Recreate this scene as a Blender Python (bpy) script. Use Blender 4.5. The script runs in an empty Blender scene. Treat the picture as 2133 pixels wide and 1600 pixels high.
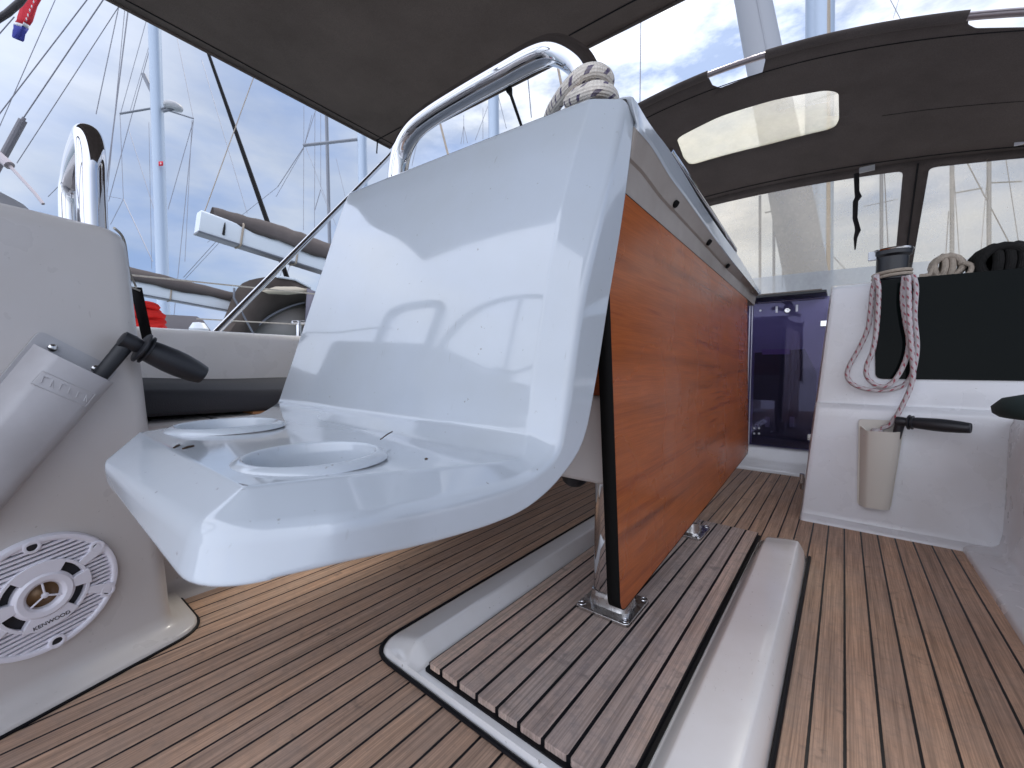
import bpy, bmesh, math, random
import numpy as np
from mathutils import Vector, Matrix
from mathutils.geometry import delaunay_2d_cdt
random.seed(7)
sc = bpy.context.scene
R = math.radians

# ------------------------------------------------------------------ camera
F, CX, CY = 865.0, 1066.5, 800.0            # focal length and centre in pixels of the photograph
def nrm(v):
    v = np.array(v, float); return v / np.linalg.norm(v)
D1 = nrm([1758 - CX, 765 - CY, F])          # direction of the bow (+Y) seen by the camera
D2 = np.array([-18 - CX, 758.5 - CY, F]); D2 = nrm(D2 - D1 * np.dot(D2, D1))   # direction of port (-X)
UP = -np.cross(D1, D2)
if UP[1] > 0: UP = -UP
EYE = np.array([0, 0, 0.44])
def ray(u, v):
    r = np.array([u - CX, v - CY, F]); return np.array([-r @ D2, r @ D1, r @ UP])
def P(u, v, x=None, y=None, z=None, d=None):
    r = ray(u, v)
    if x is not None: t = (x - EYE[0]) / r[0]
    elif y is not None: t = (y - EYE[1]) / r[1]
    elif z is not None: t = (z - EYE[2]) / r[2]
    else: t = d / F
    return Vector(EYE + t * r)
def proj(p):
    q = np.array(p) - EYE; c = -D2 * q[0] + D1 * q[1] + UP * q[2]
    return np.array([CX + F * c[0] / c[2], CY + F * c[1] / c[2]])
def inv(surf, u, v, s=0.0, t=0.5):          # surface parameters under a pixel
    for _ in range(25):
        p = proj(surf(s, t)); e = 1e-4
        J = np.array([(proj(surf(s + e, t)) - p) / e, (proj(surf(s, t + e)) - p) / e]).T
        ds = np.linalg.lstsq(J, np.array([u, v]) - p, rcond=None)[0]
        s += float(np.clip(ds[0], -.3, .3)); t += float(np.clip(ds[1], -.3, .3))
    return s, t

cam = bpy.data.cameras.new('camera'); co = bpy.data.objects.new('camera', cam)
sc.collection.objects.link(co); sc.camera = co
ex = [np.array([-D2[i], D1[i], UP[i]]) for i in range(3)]
M4 = Matrix.Identity(4)
for r_ in range(3):
    M4[r_][0] = ex[0][r_]; M4[r_][1] = -ex[1][r_]; M4[r_][2] = -ex[2][r_]; M4[r_][3] = EYE[r_]
co.matrix_world = M4
cam.sensor_fit = 'HORIZONTAL'; cam.sensor_width = 36; cam.lens = F / 2133 * 36
cam.clip_start = .01; cam.clip_end = 3000
cam.dof.use_dof = True; cam.dof.focus_distance = .8; cam.dof.aperture_fstop = 11

# ------------------------------------------------------------------ sky and sun
SUN_EL, SUN_AZ = 50.0, -12.0                # azimuth from the bow, negative to port
w = bpy.data.worlds.new('World'); sc.world = w; w.use_nodes = True
nt = w.node_tree; nt.nodes.clear()
def N(t, ty, **k):
    n = t.nodes.new(ty)
    for a, b in k.items(): setattr(n, a, b)
    return n
sky = N(nt, 'ShaderNodeTexSky', sky_type='NISHITA', sun_disc=False, sun_elevation=R(SUN_EL), sun_rotation=R(SUN_AZ),
        air_density=1.2, dust_density=1.6, ozone_density=1.6)
tc = N(nt, 'ShaderNodeTexCoord')
mp = N(nt, 'ShaderNodeMapping'); mp.inputs['Scale'].default_value = (1, 1, 2.6)
n1 = N(nt, 'ShaderNodeTexNoise'); n1.inputs['Scale'].default_value = 2.1; n1.inputs['Detail'].default_value = 9; n1.inputs['Roughness'].default_value = .58; n1.inputs['Distortion'].default_value = .35
r1 = N(nt, 'ShaderNodeValToRGB'); r1.color_ramp.elements[0].position = .33; r1.color_ramp.elements[1].position = .66
r1.color_ramp.elements[0].color = (.5, .5, .5, 1); r1.color_ramp.elements[1].color = (1, 1, 1, 1)
n2 = N(nt, 'ShaderNodeTexNoise'); n2.inputs['Scale'].default_value = 3.4; n2.inputs['Detail'].default_value = 7
r2 = N(nt, 'ShaderNodeValToRGB'); r2.color_ramp.elements[0].position = .36; r2.color_ramp.elements[1].position = .62
r2.color_ramp.elements[0].color = (1.35, 1.85, 3.0, 1); r2.color_ramp.elements[1].color = (2.4, 2.65, 3.1, 1)
mx = N(nt, 'ShaderNodeMix', data_type='RGBA'); 
vg = N(nt, 'ShaderNodeVectorMath', operation='DOT_PRODUCT')
sd = (math.sin(R(SUN_AZ)) * math.cos(R(SUN_EL)), math.cos(R(SUN_AZ)) * math.cos(R(SUN_EL)), math.sin(R(SUN_EL)))
vg.inputs[1].default_value = sd
rg = N(nt, 'ShaderNodeMapRange'); rg.inputs[1].default_value = .62; rg.inputs[2].default_value = 1.0; rg.inputs[3].default_value = 0; rg.inputs[4].default_value = 1
pw = N(nt, 'ShaderNodeMath', operation='POWER'); pw.inputs[1].default_value = 2.2
gl = N(nt, 'ShaderNodeMix', data_type='RGBA', blend_type='ADD')
gl.inputs[7].default_value = (4.3, 4.1, 3.7, 1)
# extra brightness added to the unseen sky astern, to light the cockpit
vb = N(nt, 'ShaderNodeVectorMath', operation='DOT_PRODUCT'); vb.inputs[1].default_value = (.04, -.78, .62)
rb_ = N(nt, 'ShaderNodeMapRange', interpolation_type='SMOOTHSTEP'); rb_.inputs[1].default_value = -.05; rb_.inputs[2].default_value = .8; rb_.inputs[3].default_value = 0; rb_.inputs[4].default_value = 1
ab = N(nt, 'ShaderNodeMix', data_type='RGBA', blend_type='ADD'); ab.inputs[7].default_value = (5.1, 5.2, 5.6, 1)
bg = N(nt, 'ShaderNodeBackground'); bg.inputs['Strength'].default_value = .115
wo = N(nt, 'ShaderNodeOutputWorld'); L = nt.links.new
L(tc.outputs['Generated'], mp.inputs[0]); L(mp.outputs[0], n1.inputs[0]); L(mp.outputs[0], n2.inputs[0])
L(n1.outputs[0], r1.inputs[0]); L(n2.outputs[0], r2.inputs[0])
L(r1.outputs[0], mx.inputs[0]); dim = N(nt, 'ShaderNodeMix', data_type='RGBA', blend_type='MULTIPLY'); dim.inputs[0].default_value = 1; dim.inputs[7].default_value = (.21, .27, .36, 1)
L(sky.outputs[0], dim.inputs[6]); L(dim.outputs[2], mx.inputs[6]); L(r2.outputs[0], mx.inputs[7])
L(tc.outputs['Generated'], vg.inputs[0]); L(vg.outputs['Value'], rg.inputs[0]); L(rg.outputs[0], pw.inputs[0])
cm_ = N(nt, 'ShaderNodeMath', operation='MULTIPLY'); cr_ = N(nt, 'ShaderNodeValToRGB'); cr_.color_ramp.elements[0].position = .40; cr_.color_ramp.elements[1].position = .58; cr_.color_ramp.elements[0].color = (.12, .12, .12, 1)
n3 = N(nt, 'ShaderNodeTexNoise'); n3.inputs['Scale'].default_value = 5.5; n3.inputs['Detail'].default_value = 8; n3.inputs['Roughness'].default_value = .6; L(mp.outputs[0], n3.inputs[0])
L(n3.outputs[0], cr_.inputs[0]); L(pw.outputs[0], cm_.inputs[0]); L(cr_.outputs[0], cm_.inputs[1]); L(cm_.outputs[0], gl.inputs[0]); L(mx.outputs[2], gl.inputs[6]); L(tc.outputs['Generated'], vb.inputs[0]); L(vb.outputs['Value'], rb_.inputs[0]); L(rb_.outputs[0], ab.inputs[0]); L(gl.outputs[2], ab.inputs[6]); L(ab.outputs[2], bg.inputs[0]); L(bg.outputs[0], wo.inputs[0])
sun = bpy.data.lights.new('sun', 'SUN'); sun.energy = .95; sun.angle = R(10); sun.color = (1, .93, .82)
so = bpy.data.objects.new('sun', sun); sc.collection.objects.link(so)
so.rotation_euler = Vector(sd).to_track_quat('Z', 'Y').to_euler(); so.location = (0, 3, 9)
sc.view_settings.view_transform = 'Standard'; sc.view_settings.look = 'None'
sc.view_settings.exposure = 1.25; sc.view_settings.gamma = 1
try: sc.cycles.max_bounces = 10; sc.cycles.transparent_max_bounces = 16; sc.cycles.sample_clamp_indirect = 6
except Exception: pass

# ------------------------------------------------------------------ helpers
def tag(o, label=None, cat=None, group=None, kind=None):
    if label: o['label'] = label
    if cat: o['category'] = cat
    if group: o['group'] = group
    if kind: o['kind'] = kind
    return o
def thing(name, label, cat, loc=(0, 0, 0), group=None):
    o = bpy.data.objects.new(name, None); sc.collection.objects.link(o); o.location = loc
    o.empty_display_size = .05
    return tag(o, label, cat, group)
def world_loc(o):
    v = Vector((0, 0, 0))
    while o: v = v + o.location; o = o.parent
    return v
class G:
    """collects geometry; build() links it as one mesh object"""
    def __init__(s): s.v = []; s.f = []; s.m = []; s.uv = {}; s.mi = 0
    def add(s, vs, fs, uvs=None):
        b = len(s.v); s.v += [tuple(p) for p in vs]
        for k, f in enumerate(fs):
            if uvs is not None: s.uv[len(s.f)] = uvs[k]
            s.f.append([i + b for i in f]); s.m.append(s.mi)
        return s
    def box(s, a, b, rot=None, at=None):
        (x0, y0, z0), (x1, y1, z1) = a, b
        vs = [Vector(p) for p in [(x0, y0, z0), (x1, y0, z0), (x1, y1, z0), (x0, y1, z0), (x0, y0, z1), (x1, y0, z1), (x1, y1, z1), (x0, y1, z1)]]
        if rot is not None: vs = [rot @ p for p in vs]
        if at is not None: vs = [p + Vector(at) for p in vs]
        return s.add(vs, [(0, 3, 2, 1), (4, 5, 6, 7), (0, 1, 5, 4), (1, 2, 6, 5), (2, 3, 7, 6), (3, 0, 4, 7)])
    def tube(s, pts, r, seg=12, closed=False, caps=True, flat=1.0):
        pts = [Vector(p) for p in pts]; n = len(pts)
        rr = r if isinstance(r, (list, tuple)) else [r] * n
        T = []
        for i in range(n):
            a = pts[(i - 1) % n] if (closed or i > 0) else pts[i]; b = pts[(i + 1) % n] if (closed or i < n - 1) else pts[i]
            T.append((b - a).normalized())
        up = Vector((0, 0, 1)) if abs(T[0].z) < .9 else Vector((1, 0, 0))
        nn = (up - T[0] * up.dot(T[0])).normalized(); vs = []; ln = 0; lens = []
        for i in range(n):
            if i: ln += (pts[i] - pts[i - 1]).length
            lens.append(ln)
            nn = (nn - T[i] * nn.dot(T[i])).normalized(); bb = T[i].cross(nn)
            for k in range(seg):
                a = 2 * math.pi * k / seg
                vs.append(pts[i] + (nn * math.cos(a) + bb * math.sin(a) * flat) * rr[i])
        fs = []; uv = []
        m = n if closed else n - 1
        for i in range(m):
            j = (i + 1) % n
            la, lb = lens[i], lens[j] if j else ln + (pts[0] - pts[-1]).length
            for k in range(seg):
                k2 = (k + 1) % seg
                fs.append((i * seg + k, j * seg + k, j * seg + k2, i * seg + k2))
                uv.append([(k / seg, la), (k / seg, lb), ((k + 1) / seg, lb), ((k + 1) / seg, la)])
        if caps and not closed:
            fs.append(tuple(range(seg))); uv.append([(0, 0)] * seg)
            fs.append(tuple(reversed(range((n - 1) * seg, n * seg)))); uv.append([(0, 0)] * seg)
        return s.add(vs, fs, uv)
    def lathe(s, prof, o, ax, seg=48, ref=None, a0=0, a1=2 * math.pi):
        """prof: (radius, height along ax)"""
        o = Vector(o); ax = Vector(ax).normalized()
        e = Vector(ref) if ref is not None else (Vector((1, 0, 0)) if abs(ax.x) < .9 else Vector((0, 1, 0)))
        e = (e - ax * e.dot(ax)).normalized(); f = ax.cross(e); vs = []
        full = abs(a1 - a0 - 2 * math.pi) < 1e-6; ns = seg if full else seg + 1
        for (r, h) in prof:
            for k in range(ns):
                a = a0 + (a1 - a0) * k / seg
                vs.append(o + ax * h + (e * math.cos(a) + f * math.sin(a)) * r)
        fs = []
        for i in range(len(prof) - 1):
            for k in range(seg):
                k2 = (k + 1) % ns if full else k + 1
                fs.append((i * ns + k, i * ns + k2, (i + 1) * ns + k2, (i + 1) * ns + k))
        return s.add(vs, fs)
    def rings(s, rs, closed=True, cap0=False, cap1=False):
        n = len(rs[0]); vs = [p for r_ in rs for p in r_]; fs = []
        m = n if closed else n - 1
        for i in range(len(rs) - 1):
            for k in range(m):
                k2 = (k + 1) % n
                fs.append((i * n + k, i * n + k2, (i + 1) * n + k2, (i + 1) * n + k))
        if cap0: fs.append(tuple(reversed(range(n))))
        if cap1: fs.append(tuple(range((len(rs) - 1) * n, len(rs) * n)))
        return s.add(vs, fs)
    def build(s, name, mats, parent=None, ang=35, bevel=0, bseg=2, weld=False, recalc=True, solid=0, solid_off=-1, sub=0, wn=False):
        me = bpy.data.meshes.new(name); off = world_loc(parent) if parent else Vector((0, 0, 0))
        me.from_pydata([tuple(Vector(p) - off) for p in s.v], [], s.f)
        mats = mats if isinstance(mats, (list, tuple)) else [mats]
        for m in mats: me.materials.append(m)
        if len(mats) > 1: me.polygons.foreach_set('material_index', s.m)
        if s.uv:
            ul = me.uv_layers.new(name='UVMap')
            for fi, uvs in s.uv.items():
                for li, q in zip(me.polygons[fi].loop_indices, uvs): ul.data[li].uv = q
        if weld or recalc:
            bm = bmesh.new(); bm.from_mesh(me)
            if weld: bmesh.ops.remove_doubles(bm, verts=bm.verts, dist=1e-5)
            if recalc: bmesh.ops.recalc_face_normals(bm, faces=bm.faces)
            bm.to_mesh(me); bm.free()
        me.shade_smooth(); me.set_sharp_from_angle(angle=R(ang))
        o = bpy.data.objects.new(name, me); sc.collection.objects.link(o)
        if parent: o.parent = parent
        if solid:
            md = o.modifiers.new('thickness', 'SOLIDIFY'); md.thickness = solid; md.offset = solid_off
        if bevel:
            md = o.modifiers.new('bevel', 'BEVEL'); md.width = bevel; md.segments = bseg; md.limit_method = 'ANGLE'; md.angle_limit = R(30)
            md.harden_normals = True
        if wn:
            md = o.modifiers.new('wn', 'WEIGHTED_NORMAL'); md.keep_sharp = True; md.weight = 60
        if sub:
            md = o.modifiers.new('sub', 'SUBSURF'); md.levels = sub; md.render_levels = sub
        return o
def cat(pts, n=8, closed=False):
    """Catmull-Rom through pts"""
    pts = [Vector(p) for p in pts]; out = []; m = len(pts)
    for i in range(m if closed else m - 1):
        g = (lambda k: pts[k % m]) if closed else (lambda k: pts[max(0, min(m - 1, k))])
        p0, p1, p2, p3 = g(i - 1), g(i), g(i + 1), g(i + 2)
        for j in range(n):
            t = j / n
            out.append(.5 * ((2 * p1) + (p2 - p0) * t + (2 * p0 - 5 * p1 + 4 * p2 - p3) * t * t + (3 * p1 - p0 - 3 * p2 + p3) * t ** 3))
    if not closed: out.append(pts[-1])
    return out
def resample(pts, n):
    pts = [Vector(p) for p in pts]; d = [0]
    for a, b in zip(pts, pts[1:]): d.append(d[-1] + (b - a).length)
    out = []; j = 0
    for i in range(n):
        t = d[-1] * i / (n - 1)
        while j < len(d) - 2 and d[j + 1] < t: j += 1
        k = (t - d[j]) / max(1e-9, d[j + 1] - d[j]); out.append(pts[j].lerp(pts[j + 1], k))
    return out
def rounded(poly, r, n=5):
    """round the corners of a closed 2D polygon"""
    out = []; m = len(poly); rr = r if isinstance(r, (list, tuple)) else [r] * m
    for i in range(m):
        p, a, b = Vector(poly[i]), Vector(poly[i - 1]), Vector(poly[(i + 1) % m])
        da, db = (a - p), (b - p); k = min(rr[i], da.length * .49, db.length * .49)
        s_, e_ = p + da.normalized() * k, p + db.normalized() * k
        for j in range(n + 1):
            t = j / n; out.append(s_ * (1 - t) ** 2 + p * 2 * t * (1 - t) + e_ * t * t)
    return out
def pip(p, poly):
    x, y = p; c = False; n = len(poly)
    for i in range(n):
        x1, y1 = poly[i]; x2, y2 = poly[(i + 1) % n]
        if (y1 > y) != (y2 > y) and x < (x2 - x1) * (y - y1) / (y2 - y1) + x1: c = not c
    return c
def sheet(g, outer, holes, fn, step):
    """fill a 2D outline (with holes) by triangles and map it through fn"""
    vs = []; es = []
    for lp in [outer] + holes:
        b = len(vs); dense = []
        for i in range(len(lp)):
            a, c = Vector(lp[i]), Vector(lp[(i + 1) % len(lp)]); k = max(1, int(max(abs(a.x - c.x) / step[0], abs(a.y - c.y) / step[1])))
            for j in range(k): dense.append(a.lerp(c, j / k))
        vs += dense; es += [(b + i, b + (i + 1) % len(dense)) for i in range(len(dense))]
    xs = [p[0] for p in outer]; ys = [p[1] for p in outer]
    nx = int((max(xs) - min(xs)) / step[0]); ny = int((max(ys) - min(ys)) / step[1])
    for i in range(1, nx):
        for j in range(1, ny):
            q = (min(xs) + i * step[0] + 1e-4, min(ys) + j * step[1] + 1e-4)
            if pip(q, outer) and not any(pip(q, h) for h in holes): vs.append(Vector(q))
    v2, _, f2, *_ = delaunay_2d_cdt([Vector(v) for v in vs], es, [], 0, 1e-5)
    keep = []
    for f in f2:
        c = sum((Vector(v2[i]) for i in f), Vector((0, 0))) / len(f)
        if pip(c, outer) and not any(pip(c, h) for h in holes): keep.append(list(f))
    g.add([fn(p[0], p[1]) for p in v2], keep)
    return g
def clean_loose(o):
    bm = bmesh.new(); bm.from_mesh(o.data)
    bmesh.ops.delete(bm, geom=[v for v in bm.verts if not v.link_faces], context='VERTS'); bm.to_mesh(o.data); bm.free()
    return o
def text_geo(body, size, o, ex_, ey_, depth=.0006, bold=0):
    cu = bpy.data.curves.new('lettering', 'FONT'); cu.body = body; cu.size = size; cu.extrude = depth; cu.align_x = 'CENTER'; cu.align_y = 'CENTER'; cu.offset = bold
    ob = bpy.data.objects.new('lettering', cu); sc.collection.objects.link(ob)
    bpy.context.view_layer.update()
    me = bpy.data.meshes.new_from_object(ob.evaluated_get(bpy.context.evaluated_depsgraph_get()))
    ex_, ey_ = Vector(ex_).normalized(), Vector(ey_).normalized(); ez = ex_.cross(ey_)
    vs = [Vector(o) + ex_ * v.co.x + ey_ * v.co.y + ez * v.co.z for v in me.vertices]; fs = [tuple(p.vertices) for p in me.polygons]
    bpy.data.objects.remove(ob); bpy.data.curves.remove(cu); bpy.data.meshes.remove(me)
    return vs, fs

# ------------------------------------------------------------------ materials
def mat(name, col=(.8, .8, .8), rough=.5, metal=0, coat=0, spec=.5, **k):
    m = bpy.data.materials.new(name); m.use_nodes = True; b = m.node_tree.nodes['Principled BSDF']
    b.inputs['Base Color'].default_value = (*col, 1); b.inputs['Roughness'].default_value = rough
    b.inputs['Metallic'].default_value = metal; b.inputs['Coat Weight'].default_value = coat; b.inputs['Specular IOR Level'].default_value = spec
    for a, v in k.items(): b.inputs[a].default_value = v
    return m, m.node_tree, b
def coords(t, scale=(1, 1, 1), kind='Object', rot=(0, 0, 0)):
    c = N(t, 'ShaderNodeNewGeometry'); m = N(t, 'ShaderNodeMapping'); m.inputs['Scale'].default_value = scale; m.inputs['Rotation'].default_value = rot
    t.links.new(c.outputs['Position'], m.inputs[0]); return m.outputs[0]
def noise(t, vec, scale, detail=4, rough=.5, dist=0):
    n = N(t, 'ShaderNodeTexNoise'); n.inputs['Scale'].default_value = scale; n.inputs['Detail'].default_value = detail
    n.inputs['Roughness'].default_value = rough; n.inputs['Distortion'].default_value = dist; t.links.new(vec, n.inputs[0]); return n.outputs[0]
def ramp(t, fac, stops):
    r = N(t, 'ShaderNodeValToRGB'); e = r.color_ramp.elements
    while len(e) < len(stops): e.new(.5)
    for k, (p, c) in enumerate(stops):
        e[k].position = p; e[k].color = (*c, 1) if not isinstance(c, float) else (c, c, c, 1)
    t.links.new(fac, r.inputs[0]); return r.outputs[0]
def mixc(t, fac, a, b, blend='MIX'):
    m = N(t, 'ShaderNodeMix', data_type='RGBA', blend_type=blend)
    for s, v in ((0, fac), (6, a), (7, b)):
        if hasattr(v, 'is_linked') or hasattr(v, 'links'): t.links.new(v, m.inputs[s])
        elif s == 0: m.inputs[0].default_value = v
        else: m.inputs[s].default_value = (*v, 1)
    return m.outputs[2]
def math_(t, op, a, b=None, c=None):
    m = N(t, 'ShaderNodeMath', operation=op)
    for s, v in enumerate((a, b, c)):
        if v is None: continue
        if isinstance(v, (int, float)): m.inputs[s].default_value = v
        else: t.links.new(v, m.inputs[s])
    return m.outputs[0]
def bump(t, b, h, strength=.2, dist=.001):
    n = N(t, 'ShaderNodeBump'); n.inputs['Strength'].default_value = strength; n.inputs['Distance'].default_value = dist
    t.links.new(h, n.inputs['Height']); t.links.new(n.outputs[0], b.inputs['Normal'])

def gelcoat(name, col, rough, coat=.4, specks=.0, dirt=.12, peel=.03):
    m, t, b = mat(name, col, rough, coat=coat); v = coords(t); b.inputs['Coat Roughness'].default_value = .04
    n = noise(t, v, 5, 5, .6); dk = tuple(c * (1 - dirt) * k for c, k in zip(col, (1, .985, .95)))
    c = mixc(t, ramp(t, n, [(.35, 0.), (.7, 1.)]), col, dk)
    sp = noise(t, v, 150, 2, .5); sm = ramp(t, sp, [(.74, 0.), (.77, 1.)])
    c = mixc(t, math_(t, 'MULTIPLY', sm, .35 + specks), c, (.18, .15, .12))
    scr = ramp(t, noise(t, coords(t, (1, .35, .12), rot=(R(35), R(20), 0)), 260, 2, .5, .6), [(.70, 0.), (.735, 1.)])
    c = mixc(t, math_(t, 'MULTIPLY', scr, math_(t, 'MULTIPLY', ramp(t, noise(t, v, 11, 3), [(.5, 0.), (.62, 1.)]), .28)), c, (.25, .22, .20))
    L_ = t.links.new; L_(c, b.inputs['Base Color'])
    L_(ramp(t, noise(t, v, 14, 4), [(.3, max(.02, rough * .7)), (.75, rough * 1.4 + .02)]), b.inputs['Roughness'])
    bump(t, b, noise(t, v, 22, 2), peel, .004); return m
GEL = gelcoat('glossy_white_gelcoat', (.50, .545, .60), .08, .55, .2, .05, .02)
GEL2 = gelcoat('cream_gelcoat', (.585, .56, .55), .34, .15, .0, .045, .02)
GEL3 = gelcoat('platform_gelcoat', (.87, .87, .88), .13, .6, .15, .10, .03)
GEL6 = gelcoat('coaming_gelcoat', (.82, .80, .79), .3, .2, .0, .05, .02)
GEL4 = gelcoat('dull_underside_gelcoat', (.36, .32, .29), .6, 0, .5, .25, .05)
GEL5 = gelcoat('bulkhead_gelcoat', (.70, .71, .74), .28, .25, .0, .06, .02)

def teak(name, base, grey, pitch, phase, rough=.62, mott=.3, var=.55):
    m, t, b = mat(name, base, rough, spec=.25); L_ = t.links.new
    g = N(t, 'ShaderNodeNewGeometry'); sx = N(t, 'ShaderNodeSeparateXYZ'); L_(g.outputs['Position'], sx.inputs[0])
    q = math_(t, 'DIVIDE', math_(t, 'SUBTRACT', sx.outputs[0], phase), pitch)
    idx = math_(t, 'FLOOR', q); fr = math_(t, 'SUBTRACT', q, idx)
    d = math_(t, 'MINIMUM', fr, math_(t, 'SUBTRACT', 1.0, fr))
    wob = N(t, 'ShaderNodeTexNoise'); wob.inputs['Scale'].default_value = 60
    L_(g.outputs['Position'], wob.inputs[0])
    dd = math_(t, 'ADD', d, math_(t, 'MULTIPLY', math_(t, 'SUBTRACT', wob.outputs[0], .5), .02))
    seam = N(t, 'ShaderNodeMapRange'); L_(dd, seam.inputs[0]); seam.inputs[1].default_value = .042; seam.inputs[2].default_value = .055
    wn = N(t, 'ShaderNodeTexWhiteNoise', noise_dimensions='1D'); L_(idx, wn.inputs['W'])
    # grain, drawn out along the plank and shifted plank by plank
    cmb = N(t, 'ShaderNodeCombineXYZ'); L_(sx.outputs[0], cmb.inputs[0]); L_(math_(t, 'ADD', sx.outputs[1], math_(t, 'MULTIPLY', wn.outputs[0], 37.)), cmb.inputs[1]); L_(sx.outputs[2], cmb.inputs[2])
    mp_ = N(t, 'ShaderNodeMapping'); mp_.inputs['Scale'].default_value = (1, .014, .2); L_(cmb.outputs[0], mp_.inputs[0])
    gr = noise(t, mp_.outputs[0], 560, 4, .6, .15)
    mp2 = N(t, 'ShaderNodeMapping'); mp2.inputs['Scale'].default_value = (1, .022, .2); L_(cmb.outputs[0], mp2.inputs[0])
    gr2 = noise(t, mp2.outputs[0], 130, 4, .55, .4)
    bl = noise(t, cmb.outputs[0], 9, 5, .65)
    dk = tuple(c * .40 for c in base); lt = tuple(min(1, c * 1.35) for c in base)
    c1 = mixc(t, ramp(t, gr, [(.38, 0.), (.60, 1.)]), dk, lt)
    c2 = mixc(t, .55, c1, mixc(t, ramp(t, gr2, [(.34, 0.), (.66, 1.)]), tuple(c * .6 for c in base), tuple(c * 1.25 for c in base)))
    c3 = mixc(t, ramp(t, bl, [(.40, 0.), (.68, .75)]), c2, mixc(t, .5, c2, grey))
    mot = noise(t, cmb.outputs[0], 70, 5, .75)
    c3 = mixc(t, ramp(t, mot, [(.48, 0.), (.70, mott)]), c3, tuple(k * .62 for k in grey))
    c4 = mixc(t, var, c3, mixc(t, 1.0, c3, ramp(t, wn.outputs[0], [(0, (.70, .70, .74)), (.35, (.92, .94, .96)), (.7, (1.03, .96, .92)), (1, (1.25, 1.18, 1.08))]), 'MULTIPLY'))
    stain = ramp(t, noise(t, cmb.outputs[0], 26, 4, .7), [(.60, 0.), (.72, .55)])
    c5 = mixc(t, stain, c4, tuple(c * .34 for c in grey))
    c6 = mixc(t, seam.outputs[0], (.006, .006, .008), c5)
    L_(c6, b.inputs['Base Color'])
    L_(math_(t, 'ADD', math_(t, 'MULTIPLY', seam.outputs[0], .22), .42), b.inputs['Roughness'])
    hgt = math_(t, 'ADD', math_(t, 'MULTIPLY', gr, .55), math_(t, 'MULTIPLY', seam.outputs[0], .9))
    bump(t, b, hgt, .55, .0012); return m
PITCH = .0338
TEAK = teak('teak_deck', (.51, .335, .235), (.43, .34, .285), PITCH, .014, .62, .4, .45)
TEAKP = teak('weathered_teak', (.56, .425, .355), (.52, .455, .43), PITCH, -.184, .75, .7, .7)
CAULK = mat('black_caulk', (.006, .006, .008), .5, spec=.2)[0]

def mahogany():
    m, t, b = mat('varnished_mahogany', (.4, .1, .03), .34, coat=.10, spec=.28); L_ = t.links.new
    b.inputs['Coat Roughness'].default_value = .16
    v = coords(t, (1, .045, 1), rot=(R(3), 0, 0)); g1 = noise(t, v, 22, 5, .62, .5); v2 = coords(t, (1, .03, 1), rot=(R(2), 0, 0)); g2 = noise(t, v2, 480, 4, .6)
    c = ramp(t, g1, [(.30, (.17, .036, .010)), (.42, (.34, .086, .020)), (.54, (.42, .108, .025)), (.62, (.28, .062, .015)), (.74, (.46, .125, .030))])
    c = mixc(t, ramp(t, g2, [(.40, .0), (.6, .6)]), c, mixc(t, .45, c, (.13, .028, .01)))
    L_(c, b.inputs['Base Color']); pore = noise(t, coords(t, (1, .35, 1)), 700, 3)
    L_(ramp(t, noise(t, coords(t), 6, 3), [(.3, .2), (.7, .36)]), b.inputs['Roughness'])
    bump(t, b, pore, .35, .0006); return m
WOOD = mahogany()
EDGE = mat('black_edging', (.006, .006, .006), .7, spec=.12)[0]

def canvas(name, col, trans=.08):
    m, t, b = mat(name, col, .95, spec=.12); v = coords(t); L_ = t.links.new
    n = noise(t, v, 3.2, 6, .65); n2 = noise(t, v, 300, 2)
    c = mixc(t, ramp(t, n, [(.3, 0.), (.75, 1.)]), tuple(k * .78 for k in col), tuple(k * 1.22 for k in col))
    c = mixc(t, math_(t, 'MULTIPLY', ramp(t, n2, [(.3, 0.), (.7, 1.)]), .5), c, tuple(k * .5 for k in col))
    L_(c, b.inputs['Base Color'])
    bump(t, b, math_(t, 'ADD', math_(t, 'MULTIPLY', noise(t, v, 7, 3), 6.), n2), .5, .0012)
    tr = N(t, 'ShaderNodeBsdfTranslucent'); tr.inputs[0].default_value = (*[k * 1.6 for k in col], 1)
    ms = N(t, 'ShaderNodeMixShader'); ms.inputs[0].default_value = trans
    out = t.nodes['Material Output']; L_(b.outputs[0], ms.inputs[1]); L_(tr.outputs[0], ms.inputs[2]); L_(ms.outputs[0], out.inputs[0]); return m
CANV = canvas('bimini_canvas', (.150, .122, .108), .10)
CANV2 = canvas('sprayhood_canvas', (.125, .104, .098), .10)
CANV3 = canvas('sail_cover_canvas', (.145, .125, .12), .10)
THREAD = mat('dark_stitching', (.008, .007, .008), .9)[0]

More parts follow.
